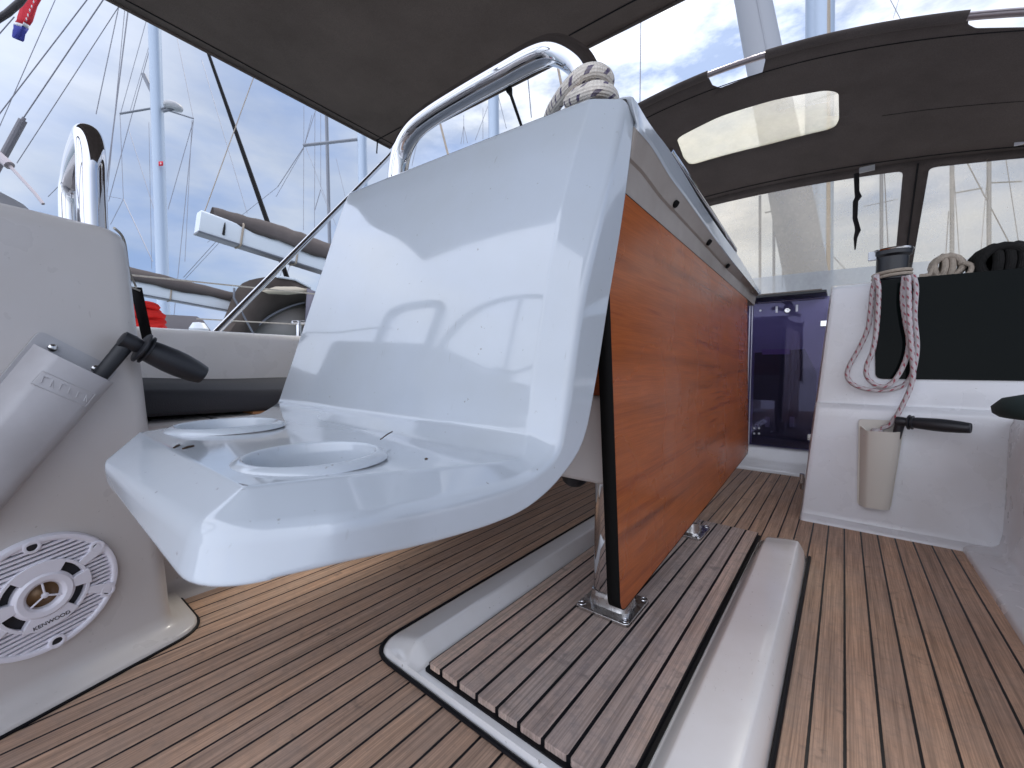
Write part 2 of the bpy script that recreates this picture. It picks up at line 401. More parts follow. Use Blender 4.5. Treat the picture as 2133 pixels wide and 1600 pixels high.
def vinyl(name, tint, haze, hazecol):
    m = bpy.data.materials.new(name); m.use_nodes = True; t = m.node_tree; t.nodes.clear(); L_ = t.links.new
    tr = N(t, 'ShaderNodeBsdfTransparent'); tr.inputs[0].default_value = (*tint, 1)
    tl = N(t, 'ShaderNodeBsdfTranslucent'); df = N(t, 'ShaderNodeBsdfDiffuse')
    tl.inputs[0].default_value = (*hazecol, 1); df.inputs[0].default_value = (*hazecol, 1)
    md = N(t, 'ShaderNodeMixShader'); md.inputs[0].default_value = .3; L_(tl.outputs[0], md.inputs[1]); L_(df.outputs[0], md.inputs[2])
    v = coords(t, (1, 1, .35)); n = noise(t, v, 7, 6, .65); n2 = noise(t, coords(t), 60, 3)
    fac = math_(t, 'ADD', ramp(t, n, [(.3, haze * .75), (.75, min(1., haze * 1.4))]), math_(t, 'MULTIPLY', ramp(t, n2, [(.55, 0.), (.75, 1.)]), .06))
    ms = N(t, 'ShaderNodeMixShader'); L_(fac, ms.inputs[0]); L_(tr.outputs[0], ms.inputs[1]); L_(md.outputs[0], ms.inputs[2])
    gs = N(t, 'ShaderNodeBsdfGlossy'); gs.inputs['Roughness'].default_value = .12; lw = N(t, 'ShaderNodeLayerWeight'); lw.inputs[0].default_value = .18
    m2 = N(t, 'ShaderNodeMixShader'); L_(math_(t, 'MULTIPLY', lw.outputs['Fresnel'], .5), m2.inputs[0]); L_(ms.outputs[0], m2.inputs[1]); L_(gs.outputs[0], m2.inputs[2])
    o = N(t, 'ShaderNodeOutputMaterial'); L_(m2.outputs[0], o.inputs[0]); return m
VINYL = vinyl('clear_vinyl', (.84, .785, .69), .30, (.70, .62, .49))
VINYLR = vinyl('yellowed_vinyl', (.80, .74, .58), .5, (.62, .55, .38))
VINYLB = vinyl('crazed_vinyl', (.60, .60, .60), .7, (.46, .46, .45))

STEEL, t_, b_ = mat('polished_steel', (.60, .60, .62), .045, 1)
t_.links.new(ramp(t_, noise(t_, coords(t_), 40, 4), [(.35, .02), (.75, .09)]), b_.inputs['Roughness'])
STEELD, t_, b_ = mat('cast_steel', (.62, .61, .60), .25, 1)
t_.links.new(ramp(t_, noise(t_, coords(t_), 60, 4), [(.3, .12), (.75, .4)]), b_.inputs['Roughness'])
bump(t_, b_, noise(t_, coords(t_), 120, 3), .3, .001)
ALU = mat('mast_aluminium', (.40, .47, .57), .45, .3)[0]
ALUW, t_, b_ = mat('white_painted_boom', (.72, .77, .82), .35)
ALUD = mat('grey_spar', (.20, .21, .24), .5, .3)[0]
WIRE = mat('rigging_wire', (.22, .22, .25), .5, .5)[0]
BLACKP, t_, b_ = mat('black_plastic', (.014, .015, .019), .42)
bump(t_, b_, noise(t_, coords(t_), 500, 2), .3, .0006)
RUBBER, t_, b_ = mat('charcoal_cushion', (.05, .05, .056), .85, spec=.3)
bump(t_, b_, noise(t_, coords(t_), 420, 3), .7, .0012)
BLACKG = mat('smoked_acrylic_window', (.004, .006, .006), .03, spec=.05)[0]
SPKW, t_, b_ = mat('white_speaker_plastic', (.80, .79, .86), .3)
SPKD = mat('speaker_cone_black', (.01, .01, .014), .6)[0]
BRASS = mat('tweeter_brown', (.16, .09, .04), .35, .4)[0]
GREYP, t_, b_ = mat('grey_plastic', (.46, .455, .47), .5)
t_.links.new(mixc(t_, ramp(t_, noise(t_, coords(t_), 20, 5), [(.3, 0.), (.7, 1.)]), (.50, .495, .51), (.42, .41, .42)), b_.inputs['Base Color'])
bump(t_, b_, noise(t_, coords(t_), 90, 3), .15, .001)
CREAMP = mat('aged_cream_plastic', (.60, .57, .51), .45)[0]
RED = mat('red_cloth', (.75, .02, .015), .8)[0]
REDF = mat('flag_red', (.62, .03, .05), .8)[0]; WHT = mat('flag_white', (.75, .75, .78), .8)[0]; BLU = mat('flag_blue', (.05, .06, .32), .8)[0]
DARKGREEN, t_, b_ = mat('dark_cover', (.008, .022, .022), .7)
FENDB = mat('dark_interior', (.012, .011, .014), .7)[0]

def rope_mat(name, base, fleck, r=.3, kind=1):
    m, t, b = mat(name, base, .85, spec=.2); L_ = t.links.new
    uv = N(t, 'ShaderNodeUVMap'); sx = N(t, 'ShaderNodeSeparateXYZ'); L_(uv.outputs[0], sx.inputs[0])
    f = 1 / .022
    a = math_(t, 'FRACT', math_(t, 'ADD', math_(t, 'MULTIPLY', sx.outputs[1], f), math_(t, 'MULTIPLY', sx.outputs[0], 2.)))
    c_ = math_(t, 'FRACT', math_(t, 'MULTIPLY', sx.outputs[0], 4.))
    msk = math_(t, 'MULTIPLY', math_(t, 'LESS_THAN', a, r), math_(t, 'LESS_THAN', c_, .55))
    c = mixc(t, msk if kind else 0.0, base, fleck)
    c = mixc(t, ramp(t, noise(t, coords(t), 160, 3), [(.3, 0.), (.7, .5)]), c, tuple(k * .6 for k in base)); L_(c, b.inputs['Base Color'])
    s1 = math_(t, 'SINE', math_(t, 'ADD', math_(t, 'MULTIPLY', sx.outputs[1], 1100.), math_(t, 'MULTIPLY', sx.outputs[0], 50.3)))
    s2 = math_(t, 'SINE', math_(t, 'SUBTRACT', math_(t, 'MULTIPLY', sx.outputs[1], 1100.), math_(t, 'MULTIPLY', sx.outputs[0], 50.3)))
    bump(t, b, math_(t, 'MULTIPLY', s1, s2), .6, .0012); return m
ROPER = rope_mat('white_rope_red_fleck', (.64, .59, .60), (.40, .05, .08), .30)
ROPEB = rope_mat('white_rope_navy_fleck', (.86, .79, .70), (.08, .06, .15), .26)
ROPET = rope_mat('tan_rope', (.50, .42, .34), (.3, .2, .2), .3, 0)
ROPEW = rope_mat('off_white_line', (.66, .63, .56), (.3, .3, .3), .3, 0)
ROPEK = rope_mat('black_rope', (.018, .017, .016), (.1, .1, .1), .3, 0)

def tinted():
    m = bpy.data.materials.new('purple_tinted_acrylic'); m.use_nodes = True; t = m.node_tree; t.nodes.clear(); L_ = t.links.new
    tr = N(t, 'ShaderNodeBsdfTransparent'); tr.inputs[0].default_value = (.60, .57, .72, 1)
    df = N(t, 'ShaderNodeBsdfDiffuse'); df.inputs[0].default_value = (.20, .19, .32, 1)
    gs = N(t, 'ShaderNodeBsdfGlossy'); gs.inputs['Roughness'].default_value = .03; gs.inputs[0].default_value = (.75, .72, 1, 1)
    a = N(t, 'ShaderNodeMixShader'); a.inputs[0].default_value = .10; L_(tr.outputs[0], a.inputs[1]); L_(df.outputs[0], a.inputs[2])
    lw = N(t, 'ShaderNodeFresnel'); lw.inputs[0].default_value = 1.45
    b2 = N(t, 'ShaderNodeMixShader'); L_(lw.outputs[0], b2.inputs[0]); L_(a.outputs[0], b2.inputs[1]); L_(gs.outputs[0], b2.inputs[2])
    o = N(t, 'ShaderNodeOutputMaterial'); L_(b2.outputs[0], o.inputs[0]); return m
TINT = tinted()

# ------------------------------------------------------------------ water and cockpit sole
m_, t_, b_ = mat('harbour_water', (.02, .06, .07), .12)
bump(t_, b_, noise(t_, coords(t_), 1.5, 5), .5, .05)
g = G(); g.add([(-900, -900, -1.2), (900, -900, -1.2), (900, 900, -1.2), (-900, 900, -1.2)], [(0, 1, 2, 3)])
tag(g.build('water', m_), kind='structure')
g = G(); g.add([(-1.05, -.9, 0), (.30, -.9, 0), (.30, 1.52, 0), (-.05, 1.52, 0), (-.05, 2.06, 0), (-1.05, 2.06, 0)], [(0, 1, 2, 3, 4, 5)])
tag(g.build('cockpit_sole', TEAK), kind='structure')
# side decks and coachroof of the yacht the picture was taken on
g = G(); g.box((-2.25, -2.2, -.9), (-1.62, 2.1, .36)).box((1.2, -2.2, -.9), (1.75, 2.1, .36)).box((-2.25, -2.2, -.9), (1.75, 6.5, -.12))
tag(g.build('yacht_deck', GEL5, bevel=.03), kind='structure')

# ------------------------------------------------------------------ foot platform with teak inlay under the table
fp = thing('foot_platform', 'raised white moulding with grey weathered teak inlay, bolted under the table legs', 'deck platform', (-.30, .8, 0))
x0_, x1_ = -.556, -.052
def sec(y, end=1.0):
    k = max(0., min(1., (y - .356) / .030)); k = k * k * (3 - 2 * k)
    k2 = max(0., min(1., (1.10 - y) / .20)); k3 = 1.0
    hz = .012
    hL = hz + .020 * k; hR = hz + (.030 + .016 * (1 - k2)) * k
    return [(-.556, 0), (-.555, .004), (-.550, hz * .75), (-.542, hz + (hL - hz) * .10), (-.512, hz + (hL - hz) * .62), (-.488, hL * .985), (-.483, hL), (-.478, hL * .96), (-.458, hz + (hL - hz) * .28), (-.449, hz),
            (-.150, hz), (-.148, hz + .005 * k), (-.145, hz + (hR - hz) * .18), (-.131, hz + (hR - hz) * .76), (-.127, hz + (hR - hz) * .82), (-.082, hz + (hR - hz) * .98), (-.0705, hR), (-.067, hR * .97), (-.0575, hR * .62), (-.0530, .014), (-.052, 0)]
ys = [.353, .354, .357, .362, .368, .375, .381, .387, .395] + [.42 + .05 * i for i in range(13)] + [1.06]
rows = []
for y in ys:
    r_ = []
    for (x, z) in sec(y):
        inset = 0
        if y < .395:                                    # rounded aft corners
            c = .04; dy = max(0., (.353 + c - y)) / c; inset = c * (1 - math.sqrt(max(0, 1 - dy * dy)))
        if y < .357: z *= (y - .353) / .004 * .9
        xx = x + inset * max(0, 1 - (x - x0_) / .1) if x < -.3 else x - inset * max(0, 1 - (x1_ - x) / .1)
        r_.append((xx, y, z))
    rows.append(r_)
# starboard brace ends in a raised lip with a rounded nose; port side runs on forward
for y, f in ((1.09, 1.0), (1.115, .98), (1.135, .9), (1.148, .7), (1.155, .3), (1.157, 0)):
    r_ = []
    for (x, z) in sec(1.0):
        if x > -.3: r_.append((x - (1 - f) * .02 if x > -.1 else x, y, z * f if x > -.145 else z))
        else: r_.append((x, y, z))
    rows.append(r_)
for y in (1.20, 1.235):
    rows.append([(x, y, (z if x < -.3 else min(z, .012)) if (y < 1.21 and x < -.2) else -.004) for (x, z) in sec(1.0)])
g = G(); g.rings(rows, closed=False); g.build('moulding', GEL3, fp, ang=50, wn=True, bevel=0)
def prism(g, poly, z0, z1):
    n = len(poly); g.add([(p[0], p[1], z0) for p in poly] + [(p[0], p[1], z1) for p in poly],
                         [tuple(reversed(range(n))), tuple(range(n, 2 * n))] + [(i, (i + 1) % n, n + (i + 1) % n, n + i) for i in range(n)])
g = G(); prism(g, rounded([(-.449, .366), (-.151, .366), (-.151, 1.199), (-.449, 1.199)], .006, 4), .004, .0145)
prism(g, [(-.4450, .3724), (-.1560, .3724), (-.1560, 1.1945), (-.4450, 1.1945)], .0146, .0220); g.build('caulking', CAULK, fp)
# each inlay plank has its own bevelled end; seams line up with the material
g = G(); k0 = -.184 - 7 * PITCH
xe = [-.4455] + [k0 + i * PITCH for i in range(0, 9) if -.437 < k0 + i * PITCH < -.165] + [-.1555]
for a, b in zip(xe, xe[1:]):
    aa, bb = a + .0021, b - .0021
    prism(g, rounded([(aa, .3715 + random.uniform(-.0006, .0006)), (bb, .3715 + random.uniform(-.0006, .0006)), (bb, 1.195), (aa, 1.195)], .003, 3), .0085, .0225)
g.build('teak_inlay', TEAKP, fp, bevel=.0012)
# black bead round the moulding
g = G(); bead = rounded([(-.5595, 1.24), (-.5595, .350), (-.0485, .350), (-.0485, 1.16)], [0, .05, .05, 0], 6)
bead = [(p[0], p[1], .0035) for p in bead[6:-6]]
g.tube([(-.5595, 1.24, .0035)] + bead + [(-.0485, 1.16, .0035)], .0030, 8); g.build('sealant_bead', CAULK, fp)

# ------------------------------------------------------------------ cockpit table with its console
ct = thing('cockpit_table', 'glossy white cockpit table with cup holder tray, steel grab rail and hanging orange leaf', 'table', (-.55, .6, 0))
XS = -.235
def keys(lst, **k): return [P(*q, **k) for q in lst]
RUST = mat('rust_dark', (.05, .03, .02), .8)[0]
# matching keys along the starboard and port edges: aft end of the tray, fold, then up the face
XB = XS - .003
As_k = [P(510, 1015, z=.3625), P(700, 993, z=.3605), P(880, 978, z=.357), P(1010, 966, z=.350), P(1090, 956, x=-.260), P(1098, 905, x=-.272), P(1103, 860, x=-.274), P(1109, 794, x=-.275), P(1138, 600, x=-.275), P(1166, 440, x=-.275), P(1202, 300, x=-.275), P(1232, 206, x=-.275)]
Bs_k = [P(424, 1118, z=.346), P(700, 1084, x=XB), P(900, 1053, x=XB), P(1050, 1018, x=XB), P(1122, 980, x=XB), P(1162, 936, x=XB), P(1176, 870, x=XB), P(1188, 794, x=XB), P(1213, 620, x=XB), P(1247, 472, x=XB), P(1277, 342, x=XB), P(1304, 207, x=XB)]
Cs_k = [P(402, 1247, z=.320), P(700, 1178, x=XS), P(900, 1132, x=XS), P(1040, 1088, x=XS), P(1108, 1053, x=XS), P(1168, 997, x=XS), P(1215, 922, x=XS), P(1240, 810, x=XS), P(1269, 628, x=XS), P(1295, 470, x=XS), P(1312, 345, x=XS), P(1322, 256, x=XS)]
Ap_k = [P(290, 900, z=.3655), P(400, 881, z=.3655), P(490, 869, z=.3655), P(540, 862, z=.366), P(557, 853, z=.3665), P(580, 838, y=.372), P(593, 798, y=.380), P(606, 760, y=.388), P(652, 622, y=.418), P(693, 495, y=.462), P(714, 432, y=.493), P(726, 404, y=.512)]
NK = len(As_k)
PRM = sorted(set([i + f for i in range(NK - 1) for f in (0, .1, .22, .36, .5, .64, .78, .9)] + [NK - 1.0]))
def ev_lin(K, t, rad=.22):                              # straight facets with tightly rounded folds
    i = int(round(t)); d_ = t - i
    if 0 < i < len(K) - 1 and abs(d_) < rad:
        p, q, r_ = K[i].lerp(K[i - 1], rad), K[i], K[i].lerp(K[i + 1], rad); u = (d_ + rad) / (2 * rad)
        return p * (1 - u) ** 2 + q * 2 * u * (1 - u) + r_ * u * u
    j = min(int(t), len(K) - 2); return K[j].lerp(K[j + 1], t - j)
def ev_cat(K, t):
    i = min(int(t), len(K) - 2); u = t - i; g_ = lambda k: K[max(0, min(len(K) - 1, k))]
    p0, p1, p2, p3 = g_(i - 1), g_(i), g_(i + 1), g_(i + 2)
    # centripetal-like: scale tangents by the segment length
    L1 = (p2 - p1).length; t1 = (p2 - p0); t2 = (p3 - p1)
    m1 = t1.normalized() * L1 if t1.length > 1e-9 else t1; m2 = t2.normalized() * L1 if t2.length > 1e-9 else t2
    h = [2 * u ** 3 - 3 * u * u + 1, u ** 3 - 2 * u * u + u, -2 * u ** 3 + 3 * u * u, u ** 3 - u * u]
    return p1 * h[0] + m1 * h[1] + p2 * h[2] + m2 * h[3]
NS = len(PRM)
Asp = [ev_lin(As_k, t) for t in PRM]; App = [ev_lin(Ap_k, t) for t in PRM]
Bsp = [ev_cat(Bs_k, t) for t in PRM]; Csp = [ev_cat(Cs_k, t) for t in PRM]
Bpp = []; Cpp = []
for i, p in enumerate(App):
    t = PRM[i]; up_ = max(0., min(1., (t - 3.6) / 2.4)); up_ = up_ * up_ * (3 - 2 * up_)
    Bpp.append(p + Vector((-.022 - .008 * up_, 0, 0)) + Vector((0, 0, -.013)) * (1 - up_) + Vector((0, .022, 0)) * up_)
    Cpp.append(p + Vector((-.026 - .010 * up_, 0, 0)) + Vector((0, 0, -.050)) * (1 - up_) + Vector((0, .055, 0)) * up_)
# aft edge of the tray and its rounded corners
Bp0, Cp0 = P(205, 962, z=.350), P(215, 1000, z=.332)
def corner(a, b, c, n=9):                              # quadratic bend a -> c round b
    return [a * (1 - t) ** 2 + b * 2 * t * (1 - t) + c * t * t for t in [i / (n - 1) for i in range(n)]]
def ringline(port, p_c, s_c, star, rad):
    s0 = star[0]
    e = (p_c - s_c).normalized()
    out = list(reversed(port[1:] if rad else port))
    kp = port[0] if (port[0] - p_c).length > 1e-5 else p_c.lerp(port[1], .5); ks = star[0] if (star[0] - s_c).length > 1e-5 else s_c.lerp(star[1], .5)
    out += corner(kp, p_c, p_c - e * rad)
    out += [(p_c - e * rad).lerp(s_c + e * rad, t) for t in (.2, .35, .5, .65, .8)]
    out += corner(s_c + e * rad, s_c, ks)
    out += star[1:]
    return out
# starboard aft corners found where aft edge and side edge meet
Bp_ = [Bp0] + Bpp[1:]; Cp_ = [Cp0] + Cpp[1:]
# smooth the hand-over from the aft corner to the port edge
RB_, RC_ = .024, .032
Ra = ringline(App, App[0], Asp[0], Asp, .004)
for L_, c0, rd in ((Bp_, Bp0, RB_), (Cp_, Cp0, RC_)):
    f0 = min(.6, rd / (L_[9] - c0).length)
    for i in range(0, 9): L_[i] = c0.lerp(L_[9], f0 + (1 - f0) * i / 9)
Bc, Cc = Bs_k[0], Cs_k[0]
for L_, K_, rd in ((Bsp, Bs_k, RB_), (Csp, Cs_k, RC_)):
    f0 = rd / (K_[1] - K_[0]).length
    for i, t in enumerate(PRM):
        if t < .95: L_[i] = K_[0].lerp(K_[1], f0 + (1 - f0) * t)
Rb = ringline(Bp_, Bp0, Bc, Bsp, RB_)
Rc = ringline(Cp_, Cp0, Cc, Csp, RC_)
def off(ring, fn): return [fn(i, p) for i, p in enumerate(ring)]
NR = len(Ra); cen = Vector((-.50, .40, .5))
def lerp_r(a, b, t): return [p.lerp(q, t) for p, q in zip(a, b)]
def round_ring(a, b, c, k):                             # rings replacing edge b between faces a-b and b-c
    outr = []
    for t in (0, .2, .4, .6, .8, 1):
        r_ = []
        for p, q, s_ in zip(a, b, c):
            ka = min(.45, k / max(1e-6, (p - q).length)); kc = min(.45, k / max(1e-6, (s_ - q).length))
            A_, C_ = q.lerp(p, ka), q.lerp(s_, kc); r_.append(A_ * (1 - t) ** 2 + q * 2 * t * (1 - t) + C_ * t * t)
        outr.append(r_)
    return outr
# pan inside ring A, ruled from port to starboard
g = G()
NW = 26
side_s = Asp; side_p = App
pan = []
for i in range(NS):
    pan.append([side_p[i].lerp(side_s[i], j / NW) for j in range(NW + 1)])
# pull the pan's border slightly inside and round edge A
def pan_pt(i, t): return side_p[i].lerp(side_s[i], t)
inner = lerp_r(Ra, [cen] * NR, 0)
# ring A itself belongs to pan border: round with a point just inside the pan
inA = []
for k, p in enumerate(Ra):
    # nearest interior direction: toward the mirrored pan point at the same path index
    if k < NS - 1: i = NS - 1 - k; q = side_s[i]
    elif k >= NR - (NS - 1): i = k - (NR - NS); q = side_p[i]
    else: i = 0; q = (side_p[4].lerp(side_s[4], .5))
    inA.append(p + (q - p).normalized() * .05)
ra = round_ring(inA, Ra, Rb, .0035)
rb = round_ring(ra[-1], Rb, Rc, .009)
# lower lip turns inward
def inward(ring, d, dz):
    o_ = []
    for k, p in enumerate(ring):
        if k < NS - 1: q = ring[NR - 1 - k]
        elif k >= NR - (NS - 1): q = ring[NR - 1 - k]
        else: q = ring[k] + Vector((0, 1, 0))
        o_.append(p + (q - p).normalized() * d)
    return o_
Ci = inward(Rc, .006, 0)
rc = round_ring(rb[-1], Rc, Ci, .004)
Bi = [p.lerp(q, 1) for p, q in zip(inward(Rb, .008, 0), Rb)]
inside = [b_.lerp(c_, .15) + (ci - c_) for b_, c_, ci in zip(Rb, Rc, Ci)]
g.rings([ra[0]] + ra[1:] + rb + rc + [Ci, inside], closed=False)
# pan surface: border must equal ra[0]
bord = ra[0]
pp = [bord[NS - 1 - i] if i > 0 else bord[NS - 1] for i in range(NS)]
ss = [bord[NR - NS + i] for i in range(NS)]
pp = [bord[NS - 1 - i] for i in range(NS)]
rowsP = []
for i in range(NS):
    rowsP.append([pp[i].lerp(ss[i], j / NW) for j in range(NW + 1)])
first = resample(bord[NS - 1:NR - NS + 1], NW + 1)
rowsP[0] = first
# cup holder holes are cut from the tray
CUPS = [(-.350, .168), (-.580, .176)]; CR = .047
gp = G(); gp.rings([r_ for r_ in rowsP], closed=False)
console = G(); console.v = g.v[:]; console.f = g.f[:]; console.m = g.m[:]
console.add(gp.v, gp.f)
# top cap and rear of the console
topP, topS = rowsP[-1][0], rowsP[-1][-1]
back = []
tb = []
for j in range(NW + 1):
    tb.append(rowsP[-1][j])
c1 = [p + Vector((0, .004, .004)) for p in tb]; c2 = [p + Vector((0, .014, .009)) for p in tb]; c3 = [p + Vector((0, .05, .002)) for p in tb]
c4 = [Vector((p.x, .70, .735)) for p in tb]
console.rings([tb, c1, c2, c3, c4], closed=False)
# flank running from the flange into the table rim
UPL = [(1306, 200), (1319, 203), (1345, 245), (1365, 274), (1394, 312), (1430, 370), (1464, 427), (1508, 492), (1543, 541), (1584, 609)]
LOL = [(1322, 256), (1332, 266), (1354, 292), (1370, 316), (1397, 362), (1425, 401), (1449, 436), (1493, 499), (1530, 549), (1581, 612)]
MIL = [(1306, 322), (1316, 332), (1336, 352), (1352, 372), (1380, 410), (1408, 440), (1432, 466), (1476, 514), (1518, 560), (1578, 616)]
XR = -.226
U3 = [Bs_k[-1] + Vector((0, .001, .001))] + [P(*q, x=XR - .004) for q in UPL[1:]]
L3 = [Cs_k[-1]] + [P(*q, x=XR) for q in LOL[1:]]
M3 = [P(*q, x=-.2395) for q in MIL]
U3, L3, M3 = cat(U3, 3), cat(L3, 3), cat(M3, 3)
inU = [p + Vector((-.012, 0, .0035)) for p in U3]; inU2 = [Vector((-.86, max(p.y, .56), min(p.z, .80) + .004)) for p in U3]
console.rings([[p.lerp(q, .12) for p, q in zip(L3, M3)], L3, [p.lerp(q, .10) for p, q in zip(L3, U3)], [p.lerp(q, .5) for p, q in zip(L3, U3)], [p.lerp(q, .92) for p, q in zip(L3, U3)], U3, inU, inU2], closed=False)
# port cheek
sec_ = [r_[0] for r_ in ([ra[0]] + ra[1:] + rb + rc[:3])]
console.rings([sec_, [p + Vector((0, .02, -.002)) for p in sec_], [Vector((p.x, .62, min(p.z, .76))) for p in sec_], [Vector((-.885, .66, .725)) for p in sec_]], closed=False)
con = console.build('console', GEL, ct, ang=45, weld=True)
# holes for the cup holders
cut = G()
for (cx_, cy_) in CUPS: cut.lathe([(0, -.08), (.0545, -.08), (.0545, .08), (0, .08)], (cx_, cy_, .36), (0, 0, 1), 48)
cu_o = cut.build('cutter', GEL, None, weld=True)
md = con.modifiers.new('holes', 'BOOLEAN'); md.object = cu_o; md.operation = 'DIFFERENCE'; md.solver = 'EXACT'
bpy.context.view_layer.update()
ev = con.evaluated_get(bpy.context.evaluated_depsgraph_get()); me2 = bpy.data.meshes.new_from_object(ev)
con.modifiers.clear()
if len(me2.polygons) > 500:
    bm = bmesh.new(); bm.from_mesh(me2)     # drop the cylinder walls left by the cut on an open shell
    kill = []
    for f in bm.faces:
        c = f.calc_center_median() + Vector(ct.location)
        if any((c.x - a) ** 2 + (c.y - b) ** 2 < .0546 ** 2 for a, b in CUPS): kill.append(f)
    bmesh.ops.delete(bm, geom=kill, context='FACES'); bm.to_mesh(me2); bm.free(); con.data = me2
    me2.shade_smooth(); me2.set_sharp_from_angle(angle=R(45))
md = con.modifiers.new('wn', 'WEIGHTED_NORMAL'); md.keep_sharp = True; md.weight = 60
bpy.data.objects.remove(cu_o)
for k, (cx_, cy_) in enumerate(CUPS):
    zz = .3612 if k == 0 else .3652
    g = G(); g.lathe([(.0612, 0), (.0606, .0015), (.0575, .0038), (.0540, .0056), (.0522, .0060), (.0508, .0054), (.0500, .0036), (.0488, -.004), (.0482, -.01), (.0435, -.068), (.039, -.074), (.0, -.075)], (cx_, cy_, zz - .001), (0, 0, 1), 72)
    g.build('cup_holder', GEL, ct, ang=60)
# grime and twigs in the tray
g = G()
for (u, v, du, dv, th) in ((805, 907, 12, -8, .0009), (368, 930, 6, -3, .0011), (392, 932, 11, -3, .0013), (888, 957, 3, 0, .0011)):
    a, b = P(u - du, v - dv, z=.3645), P(u + du, v + dv, z=.3645)
    g.tube([a, a.lerp(b, .5) + Vector((0, 0, .0006)), b], th * .8, 5)
dbr = g.build('leaf_debris', mat('dry_leaf_bits', (.05, .025, .012), .8)[0])
tag(dbr, 'tiny dark bits of dry leaf and a twig lying on the glossy white tray', 'debris')

# table top, rim, underside, leaf, locker, legs
g = G(); rr = []
for y in [.60, .9, 1.3, 1.64]:
    rr.append([(-.262, y, .686), (-.84, y, .686), (-.892, y, .692), (-.892, y, .730), (-.86, y, .735)])
g.rings(rr, closed=False); g.add([(-.90, 1.64, .686), (-.228, 1.64, .686), (-.228, 1.64, .700), (-.86, 1.64, .71)], [(0, 1, 2, 3)])
g.build('table_top', GEL, ct, ang=40)
g = G(); LF = [Vector((-.2475, y, .6855 - .029 * max(0, y - .5))) for y in [p.y for p in M3]]
for k, p in enumerate(LF):                              # leaf line follows the same stations
    p.y = max(.500, M3[k].y - .004)
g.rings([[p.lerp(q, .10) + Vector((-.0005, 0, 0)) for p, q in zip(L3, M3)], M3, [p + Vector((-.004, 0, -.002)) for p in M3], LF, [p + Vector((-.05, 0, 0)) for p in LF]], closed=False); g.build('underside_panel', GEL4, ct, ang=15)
for (u, v, s_) in ((1356, 326, .006), (1409, 426, .006), (1478, 506, .0065), (1517, 555, .006)):
    p = P(u, v, x=-.2335); g = G(); g.lathe([(0, .0015), (s_, .0012), (s_ * 1.05, -.004)], p, (.75, 0, -.66), 20)
    g.build('fixing_hole', RUST if v < 400 else EDGE, ct)
# steel edge rail along the table top rim
g = G(); a, b = P(1396, 314, x=-.240), P(1531, 520, x=-.240)
g.tube([a + Vector((-.004, -.004, -.012)), a, a.lerp(b, .3), a.lerp(b, .7), b, b + Vector((-.002, .004, -.01))], .0055, 10); g.build('edge_rail', STEEL, ct, ang=80)
g = G(); o5 = Vector((.0, -.004, -.009)); g.tube([a + o5, b + o5], .0035, 8); g.build('rail_gasket', EDGE, ct)
# leaf
def leafpoly():
    return rounded([(.5662, .0735), (1.601, .147), (1.508, .655), (.4985, .6845)], [.024, .02, .004, .004], 8)
lp = leafpoly(); n = len(lp)
g = G(); g.add([(-.2465, y, z) for y, z in lp], [tuple(range(n))]); g.build('hanging_leaf', WOOD, ct)
g = G(); g.add([(-.2659, y, z) for y, z in lp], [tuple(reversed(range(n)))]); g.build('leaf_back', WOOD, ct)
g = G(); g.add([(-.2462, y, z) for y, z in lp] + [(-.2662, y, z) for y, z in lp], [(i, (i + 1) % n, n + (i + 1) % n, n + i) for i in range(n)])
g.build('leaf_edging', EDGE, ct, ang=60, solid=.0012)
# centre locker under the top
g = G(); g.box((-.62, .585, .395), (-.272, 1.50, .684)); g.build('inner_wood_panel', WOOD, ct, bevel=.003)
g = G(); g.box((-.624, .581, .256), (-.268, 1.504, .3945)); g.build('storage_box', GEL2, ct, bevel=.008, bseg=3)
g = G(); g.lathe([(0, -.022), (.012, -.020), (.021, -.012), (.024, 0), (.024, .004)], (-.362, .63, .252), (0, 0, 1), 24); g.build('rubber_stop', BLACKP, ct)
def leg(x, y):
    g = G(); rg = []
    for z in (.030, .256): rg.append([(x + px, y + py, z) for px, py in rounded([(-.031, -.024), (.031, -.024), (.031, .024), (-.031, .024)], .018, 5)])
    g.rings(rg, closed=True); l = g.build('leg', STEEL, ct, ang=60)
    z0 = .0228
    g = G(); prism(g, rounded([(x - .048, y - .048), (x + .048, y - .048), (x + .048, y + .048), (x - .048, y + .048)], .008, 4), z0, z0 + .0075)
    l2 = g.build('base_plate', STEELD, l, bevel=.0025, bseg=3)
    g = G(); rg = []
    for z, k in ((z0 + .007, 1.18), (z0 + .020, 1.10), (z0 + .030, 1.06), (z0 + .031, 1.0)): rg.append([(x + px * k, y + py * k, z) for px, py in rounded([(-.031, -.024), (.031, -.024), (.031, .024), (-.031, .024)], .016, 5)])
    g.rings(rg, closed=True); g.build('socket', STEELD, l, ang=50)
    for sx in (-1, 1):
        for sy in (-1, 1):
            g = G(); g.lathe([(.0065, 0), (.0060, .0012), (.0035, .0016), (.0030, .0006), (0, .0006)], (x + sx * .0395, y + sy * .0395, z0 + .0078), (0, 0, 1), 16); g.build('screw', STEEL, l)
leg(-.303, .664); leg(-.303, 1.09)
# grab rail on the console
g = G(); railp = [P(q[0], q[1], y=.56) for q in [(1229, 196), (1222, 160), (1202, 127), (1162, 106), (1120, 113), (1050, 150), (970, 195), (903, 236), (862, 270), (838, 312), (828, 366)]]
railp = [railp[0] + Vector((0, 0, -.03))] + railp + [railp[-1] + Vector((0, 0, -.03))]
g.tube(cat(railp, 8), .0208, 28); gr_ = g.build('grab_rail', STEEL, ct, ang=80)
